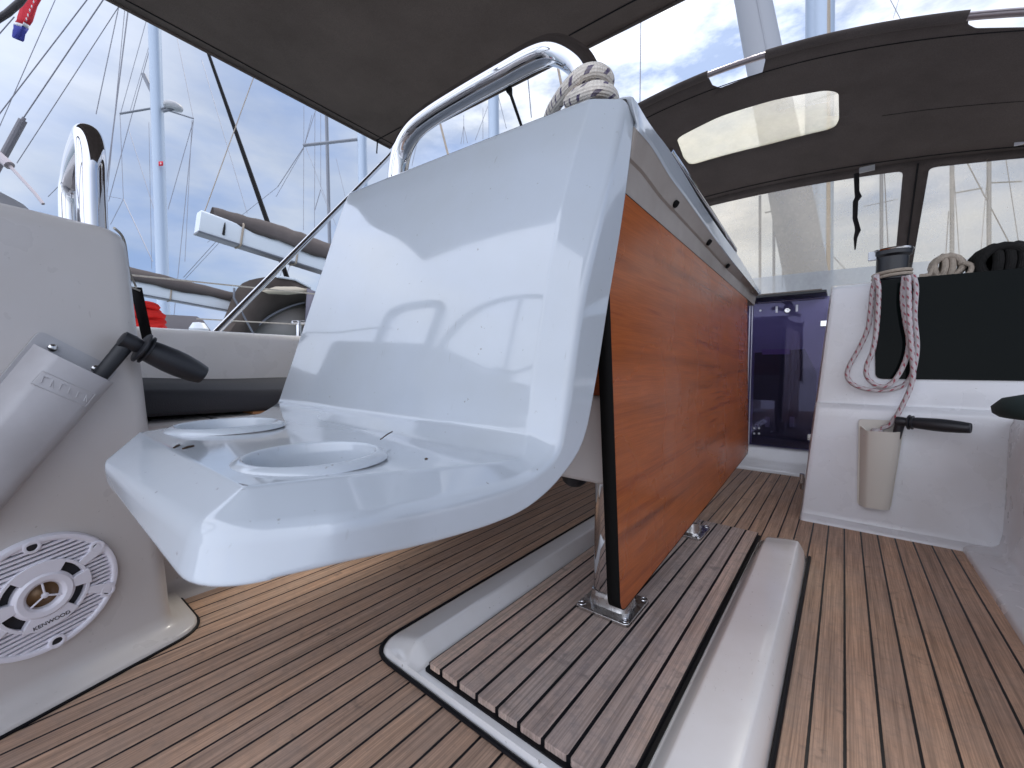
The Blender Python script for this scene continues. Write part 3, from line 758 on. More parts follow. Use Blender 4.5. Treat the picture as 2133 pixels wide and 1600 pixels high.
# rope tied round the grab rail
kn = [(1140, 262, .62), (1150, 232, .60), (1166, 206, .56), (1188, 178, .535), (1214, 154, .530), (1242, 148, .540), (1262, 160, .562), (1262, 178, .586), (1236, 188, .600), (1204, 194, .592), (1186, 208, .560), (1208, 197, .532), (1240, 186, .528), (1266, 193, .548), (1276, 215, .580), (1270, 240, .60)]
g = G(); g.tube(cat([P(u, v, y=y) for u, v, y in kn], 7), .0106, 16)
tag(g.build('mooring_rope', ROPEB, ang=80), 'thick white rope with navy flecks knotted round the foot of the steel grab rail', 'rope')

# ------------------------------------------------------------------ port helm pedestal
hp = thing('helm_pedestal', 'tall cream moulded helm pedestal standing at the left edge of the cockpit', 'helm pedestal', (-.95, -.05, 0))
nf = Vector((.959, .282, 0)).normalized(); ef = Vector((-.282, .959, 0)).normalized(); p0f = Vector((-.80, 0, 0))
def PF(u, v, lift=0):                                   # point on the pedestal's side face
    r = Vector(ray(u, v)); e = Vector(EYE); t = (p0f + nf * lift - e).dot(nf) / r.dot(nf); return e + r * t
cor = p0f + ef * .180
def plan(o, z, lean=0.0, r=.022):
    aft = p0f - ef * .62
    poly = [Vector((aft.x, aft.y)), Vector((cor.x, cor.y)), Vector((-1.28, .168)), Vector((-1.34, -.45))]
    cx_ = sum((p for p in poly), Vector((0, 0))) / 4
    out = []
    ps = []
    for i, p in enumerate(poly):
        a, b = poly[i - 1], poly[(i + 1) % 4]
        n1_ = Vector(((p - a).y, -(p - a).x)).normalized(); n2_ = Vector(((b - p).y, -(b - p).x)).normalized()
        if (p - cx_).dot(n1_) < 0: n1_, n2_ = -n1_, -n2_
        k = (n1_ + n2_) / (1 + n1_.dot(n2_)); ps.append(p + k * o)
    ps[1] = ps[1] + Vector((ef.x, ef.y)) * lean
    return [(p.x, p.y, z) for p in rounded([tuple(q) for q in ps], [.03, r + max(0, o) * .6, .03, .03], 8)]
g = G(); rs = []
for o, z in ((.035, .0), (.0345, .006), (.031, .010), (.018, .012), (.008, .015), (.003, .023), (.0, .036)): rs.append(plan(o, z))
for z in (.15, .3, .45, .58): rs.append(plan(0, z, -(z - .04) * .072))
for o, z in ((0, .612), (-.0015, .624), (-.006, .633), (-.013, .6385), (-.03, .641)): rs.append(plan(o, z, -.042))
g.rings(rs, closed=True, cap1=True); g.build('body', GEL2, hp, ang=60, wn=True)
g = G(); g.tube([(x, y, .002) for x, y, z in plan(.0365, 0)], .0024, 6, closed=True); g.build('sealant_bead', CAULK, hp)
# polished rail of the pedestal
g = G(); q1 = P(193, 470, x=-.872); q2 = P(190, 262, x=-.872)
pr = [(-.872, .100, .61), (-.872, .100, .70), (-.874, .101, .745), (-.890, .101, .776), (-.925, .102, .790), (-1.02, .102, .790), (-1.085, .102, .775), (-1.112, .10, .74), (-1.116, .10, .61)]
g.tube(cat(pr, 8), .0165, 24); g.build('grab_rail', STEEL, hp, ang=80)
g = G(); g.lathe([(.13, 0), (.13, .02), (.120, .042), (.092, .058), (.05, .066), (0, .068)], (-1.02, -.075, .640), (0, 0, 1), 36); g.build('compass_housing', GREYP, hp, ang=60)
g = G(); g.lathe([(.128, -.004), (.1305, 0), (.129, .004)], (-1.02, -.075, .668), (0, 0, 1), 36, a0=R(-25), a1=R(10)); g.build('trim_band', REDF, hp)

# speaker on the pedestal
sp = thing('speaker', 'round white louvred marine speaker lettered KENWOOD, screwed to the cream pedestal', 'speaker', p0f)
oc = PF(86, 1233, 0) ; oc.z = .141
zv = Vector((0, 0, 1)); rot = R(8); exs = ef * math.cos(rot) + zv * math.sin(rot); eys = -ef * math.sin(rot) + zv * math.cos(rot)
exs = exs; 
def SF(a, b, c): return oc + exs * a + eys * b + nf * c
RS = .0775
g = G(); g.lathe([(RS, 0), (RS, .004), (RS - .002, .0085), (RS - .006, .0095), (RS - .0085, .008), (RS - .010, .004), (RS - .010, .001)], oc, nf, 72); g.build('rim', SPKW, sp, ang=50)
g = G(); g.lathe([(RS - .009, .0015), (.0, .0015)], oc, nf, 60); g.build('speaker_cone', SPKD, sp)
g = G()                                                  # louvre bars above and below and at the sides of the hub
rin = .0435
def bar(y, xa, xb, h=.0031):
    pts = [(xa, y - h / 2), (xb, y - h / 2), (xb, y + h / 2), (xa, y + h / 2)]
    pr_ = rounded(pts, .0014, 3); n_ = len(pr_)
    g.add([SF(a, b, .002) for a, b in pr_] + [SF(a, b, .0075) for a, b in pr_], [tuple(range(n_, 2 * n_))] + [(i, (i + 1) % n_, n_ + (i + 1) % n_, n_ + i) for i in range(n_)])
for i in range(-12, 13):
    y = i * .0056
    xo = math.sqrt(max(0, (RS - .008) ** 2 - y * y)); xi = math.sqrt(rin ** 2 - y * y) if abs(y) < rin else 0
    if abs(y) > rin - .001: bar(y, -xo, xo)
    else: bar(y, xi - .002, xo); bar(y, -xo, -xi + .002)
g.build('grille', SPKW, sp, ang=40)
g = G()
def annsec(g, r0, r1, a0, a1, c0, c1, n_=14):            # solid annular sector
    ps = []
    for k in range(n_ + 1):
        a = a0 + (a1 - a0) * k / n_
        ps.append([SF(r0 * math.cos(a), r0 * math.sin(a), c0), SF(r0 * math.cos(a), r0 * math.sin(a), c1), SF(r1 * math.cos(a), r1 * math.sin(a), c1), SF(r1 * math.cos(a), r1 * math.sin(a), c0)])
    g.rings(ps, closed=True, cap0=True, cap1=True)
annsec(g, .0285, .0445, R(52), R(128), .002, .0105); annsec(g, .0285, .0445, R(-128), R(-52), .002, .0105)
annsec(g, .0405, .0445, R(-52), R(52), .002, .0105); annsec(g, .0405, .0445, R(128), R(232), .002, .0105)
for a in (0, math.pi):                                   # arms left and right
    annsec(g, .020, .046, a - R(13), a + R(13), .002, .011)
for a in (R(27), R(-27), R(153), R(207)): 
    annsec(g, .0435, RS - .006, a - R(6), a + R(6), .002, .010)
g.lathe([(.030, .002), (.030, .009), (.026, .0125), (.020, .012), (.0165, .009), (.0155, .005), (.0155, .003)], oc, nf, 48)
g.build('hub', SPKW, sp, ang=40, bevel=.0007)
g = G(); g.lathe([(.0157, .0030), (.012, .0036), (.009, .006), (.006, .0082), (0, .009)], oc, nf, 36); g.build('tweeter', BRASS, sp)
g = G()
for k in range(3):
    a = R(90 + 120 * k); g.tube([SF(0, 0, .010), SF(.0165 * math.cos(a), .0165 * math.sin(a), .0095)], .0012, 8)
g.lathe([(.0035, .008), (.0035, .0108), (.002, .0115), (0, .0117)], oc, nf, 16); g.build('tweeter_guard', SPKW, sp)
for k in range(6):
    a = R(90 + 60 * k); cx_, cy_ = (RS - .0095) * math.cos(a), (RS - .0095) * math.sin(a)
    g = G(); g.lathe([(.0085, .002), (.0085, .0098), (.0072, .0104), (.0052, .0100), (.0050, .0060)], SF(cx_, cy_, 0), nf, 20); e = g.build('screw_boss', SPKW, sp, ang=50)
    g = G(); g.lathe([(.0051, .0088), (.003, .0093), (0, .0094)], SF(cx_, cy_, 0), nf, 16); g.build('screw', SPKD, e)
vs, fs = text_geo('KENWOOD', .0066, SF(0, -.0365, .0108), exs, eys, .0002, .00005)
g = G(); g.add(vs, fs); g.build('lettering', mat('black_print', (.02, .02, .03), .5)[0], sp)

# winch handle pockets and handles
def pocket(name, label, o, e1, e2, nn_, w0, w1, h, dep, m_, scr=True, embossed=False, loc=(0, 0, 0)):
    """o: top left of back plate; e1 along the top, e2 downwards, nn_ off the wall"""
    th = thing(name, label, 'crank holder', loc, 'pockets holding winch cranks')
    def Q(a, b, c): return o + e1 * a + e2 * b + nn_ * c
    lip = .017
    def outl(t, ins=0.0, front=0.0):
        wl = w0 + (w1 - w0) * t; x_ = (w0 - wl) * .5; d_ = dep * (1 - .30 * t)
        return [(x_ + ins, 0.0), (x_ + .002 + ins, d_ * .25), (x_ + .011 + ins * .7, d_ * .86 - ins), (x_ + .018 + ins * .4, d_ - ins), (x_ + wl - .016 - ins * .4, d_ - ins), (x_ + wl - .006 - ins * .7, d_ * .86 - ins), (x_ + wl - ins, d_ * .62), (x_ + wl - ins, 0.0)]
    g = G(); rs_ = []
    for k in range(9):
        t = k / 8; b = lip + (h - lip) * t
        rs_.append([Q(a, b + (.010 * (c / dep) if k == 0 else 0), c) for a, c in outl(t)])
    inner = []
    for k in range(9):
        t = k / 8; b = lip + (h - lip) * t
        inner.append([Q(a, b + (.010 * (c / dep) if k == 0 else 0), c) for a, c in outl(t, .0022)])
    g.rings(list(reversed(inner)) + rs_, closed=False)
    bt = rs_[-1]; g.add(bt + [p + e2 * .004 - nn_ * 0 for p in bt], [tuple(range(8))])
    g.build('pocket_shell', m_, th, ang=50)
    g = G(); pl = rounded([(-.004, 0), (w0 + .004, 0), (w0 * .5 + w1 * .5 + .003, h), (w0 * .5 - w1 * .5 - .003, h)], .008, 5); n_ = len(pl)
    g.add([Q(a, b, .0005) for a, b in pl] + [Q(a, b, .0035) for a, b in pl], [tuple(range(n_, 2 * n_))] + [(i, (i + 1) % n_, n_ + (i + 1) % n_, n_ + i) for i in range(n_)])
    g.build('back_plate', m_, th, ang=40)
    if scr:
        for a in (.20, .78):
            g = G(); g.lathe([(.0052, 0), (.0050, .0020), (.0036, .0036), (.0016, .0042), (0, .0043)], Q(w0 * a, .0125, .0034), nn_, 20); g.build('screw', STEELD, th)
    if embossed:
        g = G()
        def fr(a, b): return Q(a, b, dep * (1 - .30 * (b - lip) / (h - lip)) + .0003)
        for (a0, b0, a1, b1) in ((.014, .050, w0 - .014, .050), (.014, .068, w0 - .014, .068), (.014, .050, .014, .068), (w0 - .014, .050, w0 - .014, .068)):
            g.tube([fr(a0, b0), fr(a1, b1)], .0004, 6)
        for k in range(6):
            a = .019 + (w0 - .040) * k / 5.; g.tube([fr(a, .055), fr(a + .002, .063)], .0005, 5); g.tube([fr(a, .055), fr(a + .005, .055 + .008 * (k % 2))], .0005, 5)
        g.build('embossing', m_, th)
    return th, Q
def handle(name, label, a, elbow, grip_dir, L_=.115, arm_r=.0085, loc=None, gd=.0165):
    th = thing(name, label, 'winch crank', a, 'winch cranks in pockets')
    gdv = grip_dir.normalized(); ax = (elbow - a).normalized()
    g = G(); g.tube([a, a.lerp(elbow, .5), elbow - ax * .012, elbow + ax * .001], [arm_r * .95, arm_r, arm_r * 1.15, arm_r * 1.1], 16, flat=.72)
    g.tube([elbow - gdv * .010, elbow - gdv * .008, elbow + gdv * .004, elbow + gdv * .016], [arm_r * 1.0, arm_r * 1.4, arm_r * 1.4, arm_r * 1.1], 20); g.build('arm', BLACKP, th, ang=50)
    s_ = elbow + gdv * .014
    prof = [(0, 0), (gd * 1.02, .0), (gd * 1.12, .0015), (gd * 1.12, .0035), (gd * .80, .005), (gd * .80, .0065), (gd * 1.05, .008), (gd * 1.05, .0095), (gd * .80, .011), (gd * .86, .020), (gd * .94, L_ * .45), (gd * .94, L_ * .62), (gd * .84, L_ * .84), (gd * .74, L_ * .96), (gd * .70, L_ * .99), (gd * .64, L_), (gd * .52, L_ - .001), (0, L_ - .001)]
    g = G(); g.lathe(prof, s_, gdv, 32); g.build('grip', BLACKP, th, ang=40)
    return th
o_ = PF(88, 692); tr = PF(238, 768); e1 = (tr - o_).normalized(); bl = PF(57, 1003); tdir = (bl - PF(230, 782)); 
e2 = nf.cross(e1).normalized()
if e2.z > 0: e2 = -e2
th1, Q1 = pocket('crank_pocket', 'tilted grey plastic pocket screwed to the cream helm pedestal, above the speaker', o_, e1, e2, nf, (tr - o_).length, .066, .235, .042, GREYP, embossed=True, loc=o_)
w0_ = (tr - o_).length
arm0 = Q1(w0_ * .80, .12, .016); elbow1 = PF(268, 712, .030)
arm_dir = (elbow1 - Q1(w0_ * .84, .03, .016)).normalized(); arm0 = elbow1 - arm_dir * .16
gend = PF(415, 778, .050)
handle('winch_crank', 'black winch crank standing in the tilted grey pocket on the pedestal', arm0, elbow1, gend - elbow1, .088, gd=.0205)

wh = thing('steering_wheel', 'large steel steering wheel astern of the pedestal, mirrored in the console face', 'steering wheel', (-1.12, -.48, .80))
wc_ = Vector((-1.12, -.48, .82)); g = G(); g.tube([wc_ + Vector((.42 * math.cos(k * math.pi / 36), .05, .42 * math.sin(k * math.pi / 36))) for k in range(72)], .016, 12, closed=True); g.build('wheel_rim', FENDB, wh, ang=80)
for k in range(5):
    a = R(90 + 72 * k); g = G(); g.tube([wc_, wc_ + Vector((.41 * math.cos(a), .05, .41 * math.sin(a)))], .011, 10); g.build('spoke', STEEL, wh, ang=80)
g = G(); g.lathe([(0, -.03), (.05, -.025), (.055, .02), (.03, .06), (0, .06)], wc_, (0, 1, 0), 24); g.build('wheel_hub', STEEL, wh)

# ------------------------------------------------------------------ port side: bench, cushion, coaming
bn = thing('cockpit_bench', 'cream moulded port side bench with rounded locker lids beneath the dark cushion', 'bench', (-1.2, .6, 0))
g = G(); ya, yb = -.55, 2.05
sec2 = [(-.955, 0), (-.957, .005), (-.975, .008), (-.988, .014), (-.992, .03), (-1.00, .18), (-1.01, .292), (-1.014, .300), (-1.03, .304), (-1.50, .305)]
g.rings([[(x, y, z) for x, z in sec2] for y in (ya, .2, .8, 1.4, yb)], closed=False); g.build('seat_front', GEL2, bn, ang=60)
for (a, b) in ((-.25, .283), (.292, .86), (.87, 1.5)):
    g = G(); prism(g, rounded([(-1.46, a), (-1.005, a), (-1.005, b), (-1.46, b)], .035, 6), .3045, .3300); g.build('locker_lid', GEL2, bn, ang=40, bevel=.007, bseg=3)
g = G(); g.box((-1.09, .36, .3302), (-1.025, 1.5, .336)); g.build('teak_slat', mat('teak_trim', (.42, .19, .08), .5)[0], bn, bevel=.001)
g = G(); rs_ = []
for i in range(34):
    y = -.4 + i * .06; hh = .047 + .004 * math.sin(y * 5.2) + .003 * math.sin(y * 13); zb = .3375 + .003 * math.sin(y * 9)
    rs_.append([(-1.030, y, zb), (-1.024, y, zb + .010), (-1.024, y, zb + hh * .72), (-1.032, y, zb + hh * .93), (-1.055, y, zb + hh), (-1.2, y, zb + hh + .006), (-1.40, y, zb + hh + .016), (-1.42, y, zb + hh * .9), (-1.425, y, zb)])
g.rings(rs_, closed=True, cap0=True, cap1=True)
tag(g.build('bench_cushion', RUBBER, ang=60), 'long dark charcoal foam cushion lying on the port side bench', 'cushion')
g = G(); sec3 = [(-1.425, .30), (-1.455, .520), (-1.458, .531), (-1.466, .5385), (-1.478, .5415), (-1.60, .548), (-1.9, .55), (-1.92, .53), (-1.93, .2)]
g.rings([[(x, y, z) for x, z in sec3] for y in (-.8, 0, .8, 1.6, 2.4)], closed=False)
tag(g.build('coaming', GEL6, ang=50), 'smooth white cockpit side wall behind the dark bench cushion', 'coaming')

# lifelines, stanchion, lashing, red coil
def line(g, a, b, r, sag=0, n_=8):
    g.tube([a.lerp(b, i / n_) + Vector((0, 0, -sag * 4 * (i / n_) * (1 - i / n_))) for i in range(n_ + 1)], r, 6)
ll = thing('lifeline', 'thin white wire guard lines held by a steel stanchion along the port rail', 'guard rail', (-2.1, .5, .5))
for (u0, v0, u1, v1) in ((262, 572, 700, 617), (480, 668, 700, 680)):
    a, b = P(u0, v0, x=-2.1), P(u1, v1, x=-2.1); d_ = (b - a); g = G(); line(g, a - d_ * .25, b + d_ * 1.2, .0032 if v0 < 600 else .0028); g.build('guard_wire', ROPEW, ll)
g = G(); a = P(622, 673, x=-2.1); g.tube([(a.x, a.y, .33), (a.x, a.y, a.z + .01)], .011, 12); a2_ = P(640, 609, x=-2.1)
g.tube([a + Vector((0, -.03, 0)), a + Vector((0, .03, .005))], .009, 8); g.build('stanchion', STEEL, ll)
st_ = thing('lashing_strap', 'black strap and white cord lashed down to the top of the port coaming', 'strap', (-1.3, .2, .5))
g = G(); a, b = P(283, 598, x=-1.33), P(307, 706, x=-1.43)
for k in (0,): 
    dv = Vector((.0, .011, .0)); g.add([a - dv, a + dv, b + dv, b - dv], [(0, 1, 2, 3)])
g.build('strap', THREAD, st_, solid=.002)
g = G(); g.tube(cat([P(238, 475, x=-1.0), P(258, 500, x=-1.05), P(268, 560, x=-1.2), P(280, 590, x=-1.32), P(284, 600, x=-1.33)], 6), .0022, 8); g.tube([P(272, 598, x=-1.33), P(292, 606, x=-1.33)], .0022, 6); g.build('cord', ROPEW, st_)
g = G(); pts = []
for k in range(64):
    a = k / 63 * 2 * math.pi * 4; t = k / 63
    c = P(296 - 3 * math.sin(t * 9), 640 + 36 * t, x=-1.98); pts.append(c + Vector((.02 * math.sin(a * .5), .050 * math.cos(a) * (.8 + .5 * t), .014 * math.sin(a))))
g.tube(pts, .013, 10)
tag(g.build('red_rope_coil', RED, ang=80), 'bright red coil hung on the port guard line beyond the coaming', 'rope')

# ------------------------------------------------------------------ cabin bulkhead, companionway, starboard bench
cb = thing('cabin', 'white cabin bulkhead with a wide smoked window and a purple tinted companionway door', 'cabin', (.3, 1.5, 0))
def xl(z): return -.088 + .052 * z / .67
g = G()
def blk(g, zs, y0, x_of, xr, yb=2.08):
    rs_ = []
    for z, dy in zs:
        rs_.append([(x_of(z) + .002, yb, z), (x_of(z), y0 + dy + .012, z), (x_of(z) + .004, y0 + dy + .003, z), (x_of(z) + .014, y0 + dy, z), (xr, y0 + dy, z), (xr, yb, z)])
    g.rings(rs_, closed=False); return rs_
zs = [(0, -.022), (.004, -.022), (.012, -.016), (.018, -.004), (.035, 0), (.10, .001), (.2, .002), (.30, .003), (.322, .006), (.331, .014), (.336, .028), (.338, .033), (.345, .036), (.40, .038), (.55, .045), (.64, .05), (.662, .053), (.672, .060), (.676, .075)]
r_ = blk(g, zs, 1.46, xl, 1.4); tp = r_[-1]
g.add([tp[1], tp[2], tp[3], tp[4], (1.4, 3.2, .74), (-.03, 3.2, .74), (-.03, 2.08, .69)], [(0, 1, 2, 3, 4, 5, 6)])
g.build('bulkhead', GEL5, cb, ang=40, wn=True)
# port counterpart hidden behind the table
g = G(); g.box((-1.5, 1.66, .0), (-.74, 2.2, .66)); g.build('port_bulkhead', GEL5, cb, bevel=.02)
g = G(); wx0 = P(1823, 789, y=1.50).x; zt, zb = P(1950, 573, y=1.50).z, P(1823, 789, y=1.50).z
wp = rounded([(wx0, zb), (1.15, zb + .003), (1.15, zt - .01), (wx0 - .008, zt)], [.016, .02, .02, .012], 6); n_ = len(wp)
def wy(z): return 1.4935 + (z - .38) * .028
g.add([(x, wy(z), z) for x, z in wp] + [(x, wy(z) + .01, z) for x, z in wp], [tuple(range(n_))] + [(i, (i + 1) % n_, n_ + (i + 1) % n_, n_ + i) for i in range(n_)])
g.build('window', BLACKG, cb)
# sill, door, interior
g = G(); g.rings([[(x, y, z) for y, z in ((2.005, 0), (2.008, .006), (2.02, .012), (2.075, .088), (2.085, .095), (2.14, .098))] for x in (-.76, -.05)], closed=False); g.build('sill', GEL3, cb, ang=40)
dr = G(); dr.box((-.742, 2.080, .0985), (-.036, 2.088, .722)); door = dr.build('door', TINT, cb)
g = G(); g.box((-.40, 1.985, .724), (-.060, 2.13, .7345)); g.box((-.72, 1.990, .724), (-.402, 2.13, .7345)); g.build('hatch_lip', BLACKP, cb, bevel=.002)
g = G(); g.box((-.72, 2.00, .7350), (-.075, 2.35, .742)); g.build('hatch_board', mat('weathered_board', (.17, .14, .12), .6)[0], cb, bevel=.002)
def DP(u, v): return P(u, v, y=2.0795)
for (u, v) in ((1717, 674), (1690, 911)):
    c = DP(u, v); g = G(); g.box((c.x - .014, 2.072, c.z - .013), (c.x + .016, 2.0798, c.z + .013)); h_ = g.build('hinge', STEEL if v < 800 else STEELD, cb, bevel=.003)
c = DP(1640, 647); g = G(); g.lathe([(0, 0), (.0115, 0), (.0115, .004), (.009, .006), (.003, .0062), (0, .0055)], c, (0, -1, 0), 24); g.build('door_lock', STEELD, cb)
for (u, v, w_, h2) in ((1618, 645, .004, .014), (1660, 642, .004, .014)):
    c = DP(u, v); g = G(); g.box((c.x - w_, 2.0755, c.z - h2), (c.x + w_, 2.0798, c.z + h2)); g.build('lock_bracket', SPKW, cb, bevel=.001)
for (u, v) in ((1584, 647), (1571, 892), (1581, 892), (1571, 903), (1581, 903)):
    c = DP(u, v); g = G(); g.lathe([(0, 0.001), (.0045, 0), (.0045, .002)], c, (0, -1, 0), 14); g.build('stud', WHT, cb)
c0, c1_ = DP(1564, 640), DP(1561, 925); g = G()
g.box((c0.x - .004, 2.070, .10), (c0.x - .0005, 2.079, .722)); g.box((c0.x + .006, 2.072, .10), (c0.x + .009, 2.079, .722)); g.build('door_edge_trim', SPKW, cb)
g = G(); g.box((-.76, 2.135, .0), (-.035, 2.140, .722)); g.build('inner_partition', mat('interior_grey', (.85, .85, .9), .6)[0], cb)
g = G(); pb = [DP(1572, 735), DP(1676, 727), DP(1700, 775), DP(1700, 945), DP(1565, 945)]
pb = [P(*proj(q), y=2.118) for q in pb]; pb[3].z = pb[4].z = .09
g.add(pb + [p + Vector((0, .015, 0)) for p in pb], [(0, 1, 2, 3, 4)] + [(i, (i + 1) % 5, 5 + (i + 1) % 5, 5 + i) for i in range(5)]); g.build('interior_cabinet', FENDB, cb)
a, b = P(1588, 731, y=2.116), P(1646, 738, y=2.116); g = G(); g.box((a.x, 2.108, b.z), (b.x, 2.1165, a.z + .006)); g.build('interior_shelf', mat('pale_lilac', (.75, .5, .85), .5)[0], cb)
for (u) in (1594, 1645):
    a, b = P(u, 868, y=2.115), P(u + 9, 890, y=2.115); g = G(); g.box((a.x, 2.110, b.z), (b.x, 2.1165, a.z)); g.build('interior_bracket', GREYP, cb)
# small chrome latch at the foot of the bulkhead
g = G(); a = P(1678, 1010, x=-.092); g.tube([(-.094, 1.62, .05), (-.094, 1.60, .075), (-.094, 1.60, .10)], .007, 10); g.build('foot_latch', STEELD, cb)

sb = thing('starboard_bench', 'white moulded starboard bench joining the bulkhead at the right edge', 'bench', (.5, .9, 0))
g = G(); sec4 = [(.236, 0), (.2365, .010), (.242, .015), (.284, .018), (.296, .026), (.301, .05), (.302, .12), (.302, .26), (.304, .305), (.312, .324), (.330, .332), (.36, .334), (1.3, .34)]
g.rings([[(x, y, z) for x, z in sec4] for y in (1.475, 1.0, .4, -.3)], closed=False); g.build('seat_front', GEL5, sb, ang=60)
g = G(); c = P(2160, 838, y=1.15); g.lathe([(.0, .03), (.05, .03), (.075, .022), (.088, .006), (.086, -.006), (.078, -.012), (0, -.012)], (c.x + .035, 1.15, .362), (0, 0, 1), 32)
tag(g.build('winch_cover', DARKGREEN, ang=50), 'flat dark green fabric cover on the starboard bench at the right edge', 'cover')

# second pocket and handle on the bulkhead
NB = Vector((0, -1, 0)); o2 = P(1792, 886, y=1.4605); o2.z = .300
th2, Q2 = pocket('crank_pocket', 'small aged cream pocket fixed upright on the white bulkhead below the red flecked rope', o2, Vector((1, 0, .03)).normalized(), Vector((-.035, 0, -1)).normalized(), NB, .083, .062, .232, .040, CREAMP, scr=False, loc=o2)
a = Q2(.064, .11, .016); el = P(1876, 878, y=1.43)
handle('winch_crank', 'black winch crank in the cream pocket on the bulkhead, below the window', a, el, P(1980, 888, y=1.40) - el, .108, gd=.0165)
# clutch / winch post on the cabin top with red flecked rope hanging down
wn_ = thing('rope_winch', 'black winch drum with bright cap on the cabin top, wound with rope', 'winch', P(1858, 590, y=1.53))
wc = P(1858, 560, y=1.56); g = G(); dpt = .062
g.lathe([(.040, -.075), (.040, -.035), (.034, -.03), (.034, .03), (.041, .036), (.041, .048), (.036, .052), (.0, .053)], wc, (0, 0, 1), 36); g.build('drum', mat('winch_black', (.006, .006, .009), .35)[0], wn_, ang=40)
g = G(); g.box((-.012, -.006, -.012), (.006, .006, .012), at=wc + Vector((-.040, -.012, .038))); g.build('cap_tab', ALUW, wn_, bevel=.002)
g = G(); g.lathe([(.0425, .0465), (.0435, .049), (.0425, .0515), (.036, .0535)], wc, (0, 0, 1), 36); g.build('cap_ring', STEELD, wn_)
g = G(); 
for dz in (-.012, -.022): 
    pts = [wc + Vector((.039 * math.cos(k * math.pi / 12), .039 * math.sin(k * math.pi / 12), dz + .004 * math.cos(k * math.pi / 12))) for k in range(24)]
    g.tube(pts, .0045, 8, closed=True)
tag(g.build('wrapped_line', ROPET, wn_, ang=80))
def ropepx(pxs, yv, r, mt, n_=6):
    g = G(); ys_ = yv if isinstance(yv, (list, tuple)) else [yv] * len(pxs)
    g.tube(cat([P(u, v, y=y) for (u, v), y in zip(pxs, ys_)], n_), r, 12); return g
rc_ = thing('hanging_rope', 'white rope with red flecks hanging in long loops down into the cream pocket', 'rope', P(1830, 700, y=1.47))
YR = 1.468
lps = [[(1828, 572), (1818, 600), (1812, 660), (1806, 690), (1790, 725), (1768, 765), (1766, 788), (1785, 805), (1820, 813), (1860, 811), (1888, 798), (1903, 770), (1910, 720), (1905, 660), (1908, 600), (1902, 572)],
       [(1822, 574), (1830, 600), (1826, 680), (1818, 730), (1806, 760), (1806, 785), (1826, 803), (1850, 803), (1872, 780), (1888, 745), (1893, 710), (1886, 670), (1880, 620), (1884, 575)],
       [(1892, 574), (1893, 620), (1895, 680), (1900, 740), (1902, 780), (1896, 808), (1882, 840), (1868, 866), (1852, 886), (1836, 892)]]
for k, lp in enumerate(lps):
    g = G(); g.tube(cat([P(u, v, y=YR - .012 * k - .004 * math.sin(i)) for i, (u, v) in enumerate(lp)], 6), .0056, 12); g.build('rope_loop', ROPER, rc_, ang=80)
g = G(); pts = []
for k in range(20):
    a = k * 1.1; pts.append(Q2(.022 + .012 * math.cos(a) + .0012 * k, .034 + .008 * math.sin(a * .7), .020 + .010 * math.sin(a)))
g.tube(cat(pts, 4), .0058, 10); g.build('rope_end', ROPER, rc_, ang=80)
# coils lying on the cabin top behind the window
def coil(name, label, u, v, y, R_, m_, n_=5, rt=.010, seed=1, mode=0):
    rnd = random.Random(seed); c = P(u, v, y=y); g = G(); pts = []
    for k in range(n_ * 16):
        a = k / 16 * 2 * math.pi; j = k / (n_ * 16)
        tilt = rnd.uniform(-.004, .004)
        pts.append(c + Vector((R_ * math.cos(a) * (1 - .45 * abs(j - .5)), (j - .5) * rt * n_ * 1.5 + tilt, R_ * .92 * math.sin(a) * (1 - .3 * abs(j - .5)))))
    g.tube(pts, rt, 10)
    for k in range(2 + mode):                              # wraps round the middle
        x = c.x + (k - .5) * rt * 1.9
        g.tube([Vector((x + .002 * math.sin(q), c.y + rt * n_ * .75 * math.cos(q * math.pi / 8), c.z + R_ * .95 * math.sin(q * math.pi / 8))) for q in range(16)], rt, 8, closed=True)
    g.tube(cat([c + Vector((R_ * .6, -.02, R_ * .2)), c + Vector((R_ * 1.3, -.025, -.2 * R_)), c + Vector((R_ * 1.1, -.03, -R_ * .95)), c + Vector((R_ * .4, -.03, -R_ * 1.05))], 5), rt * .8, 8)
    return tag(g.build(name, m_, ang=80), label, 'rope coil', 'rope coils on the cabin top')
coil('rope_coil', 'round beige rope coil on the cabin top, just right of the winch', 1972, 556, 1.68, .033, ROPET, 4, .0075, 3)
coil('rope_coil', 'large black bundled rope coil on the cabin top, behind the window', 2078, 552, 1.70, .050, ROPEK, 7, .011, 5, 2)
coil('rope_coil', 'grey beige rope coil cut off by the right edge of the picture', 2150, 560, 1.74, .040, ROPET, 4, .009, 8)
g = G(); g.tube(cat([P(1915, 575, y=1.66), P(1935, 572, y=1.66), P(1942, 560, y=1.66), P(1948, 574, y=1.68), P(1972, 590, y=1.68)], 6), .0055, 8)
tag(g.build('loose_line', ROPET, ang=80), 'short end of beige line lying on the cabin top beside the round coil', 'rope')

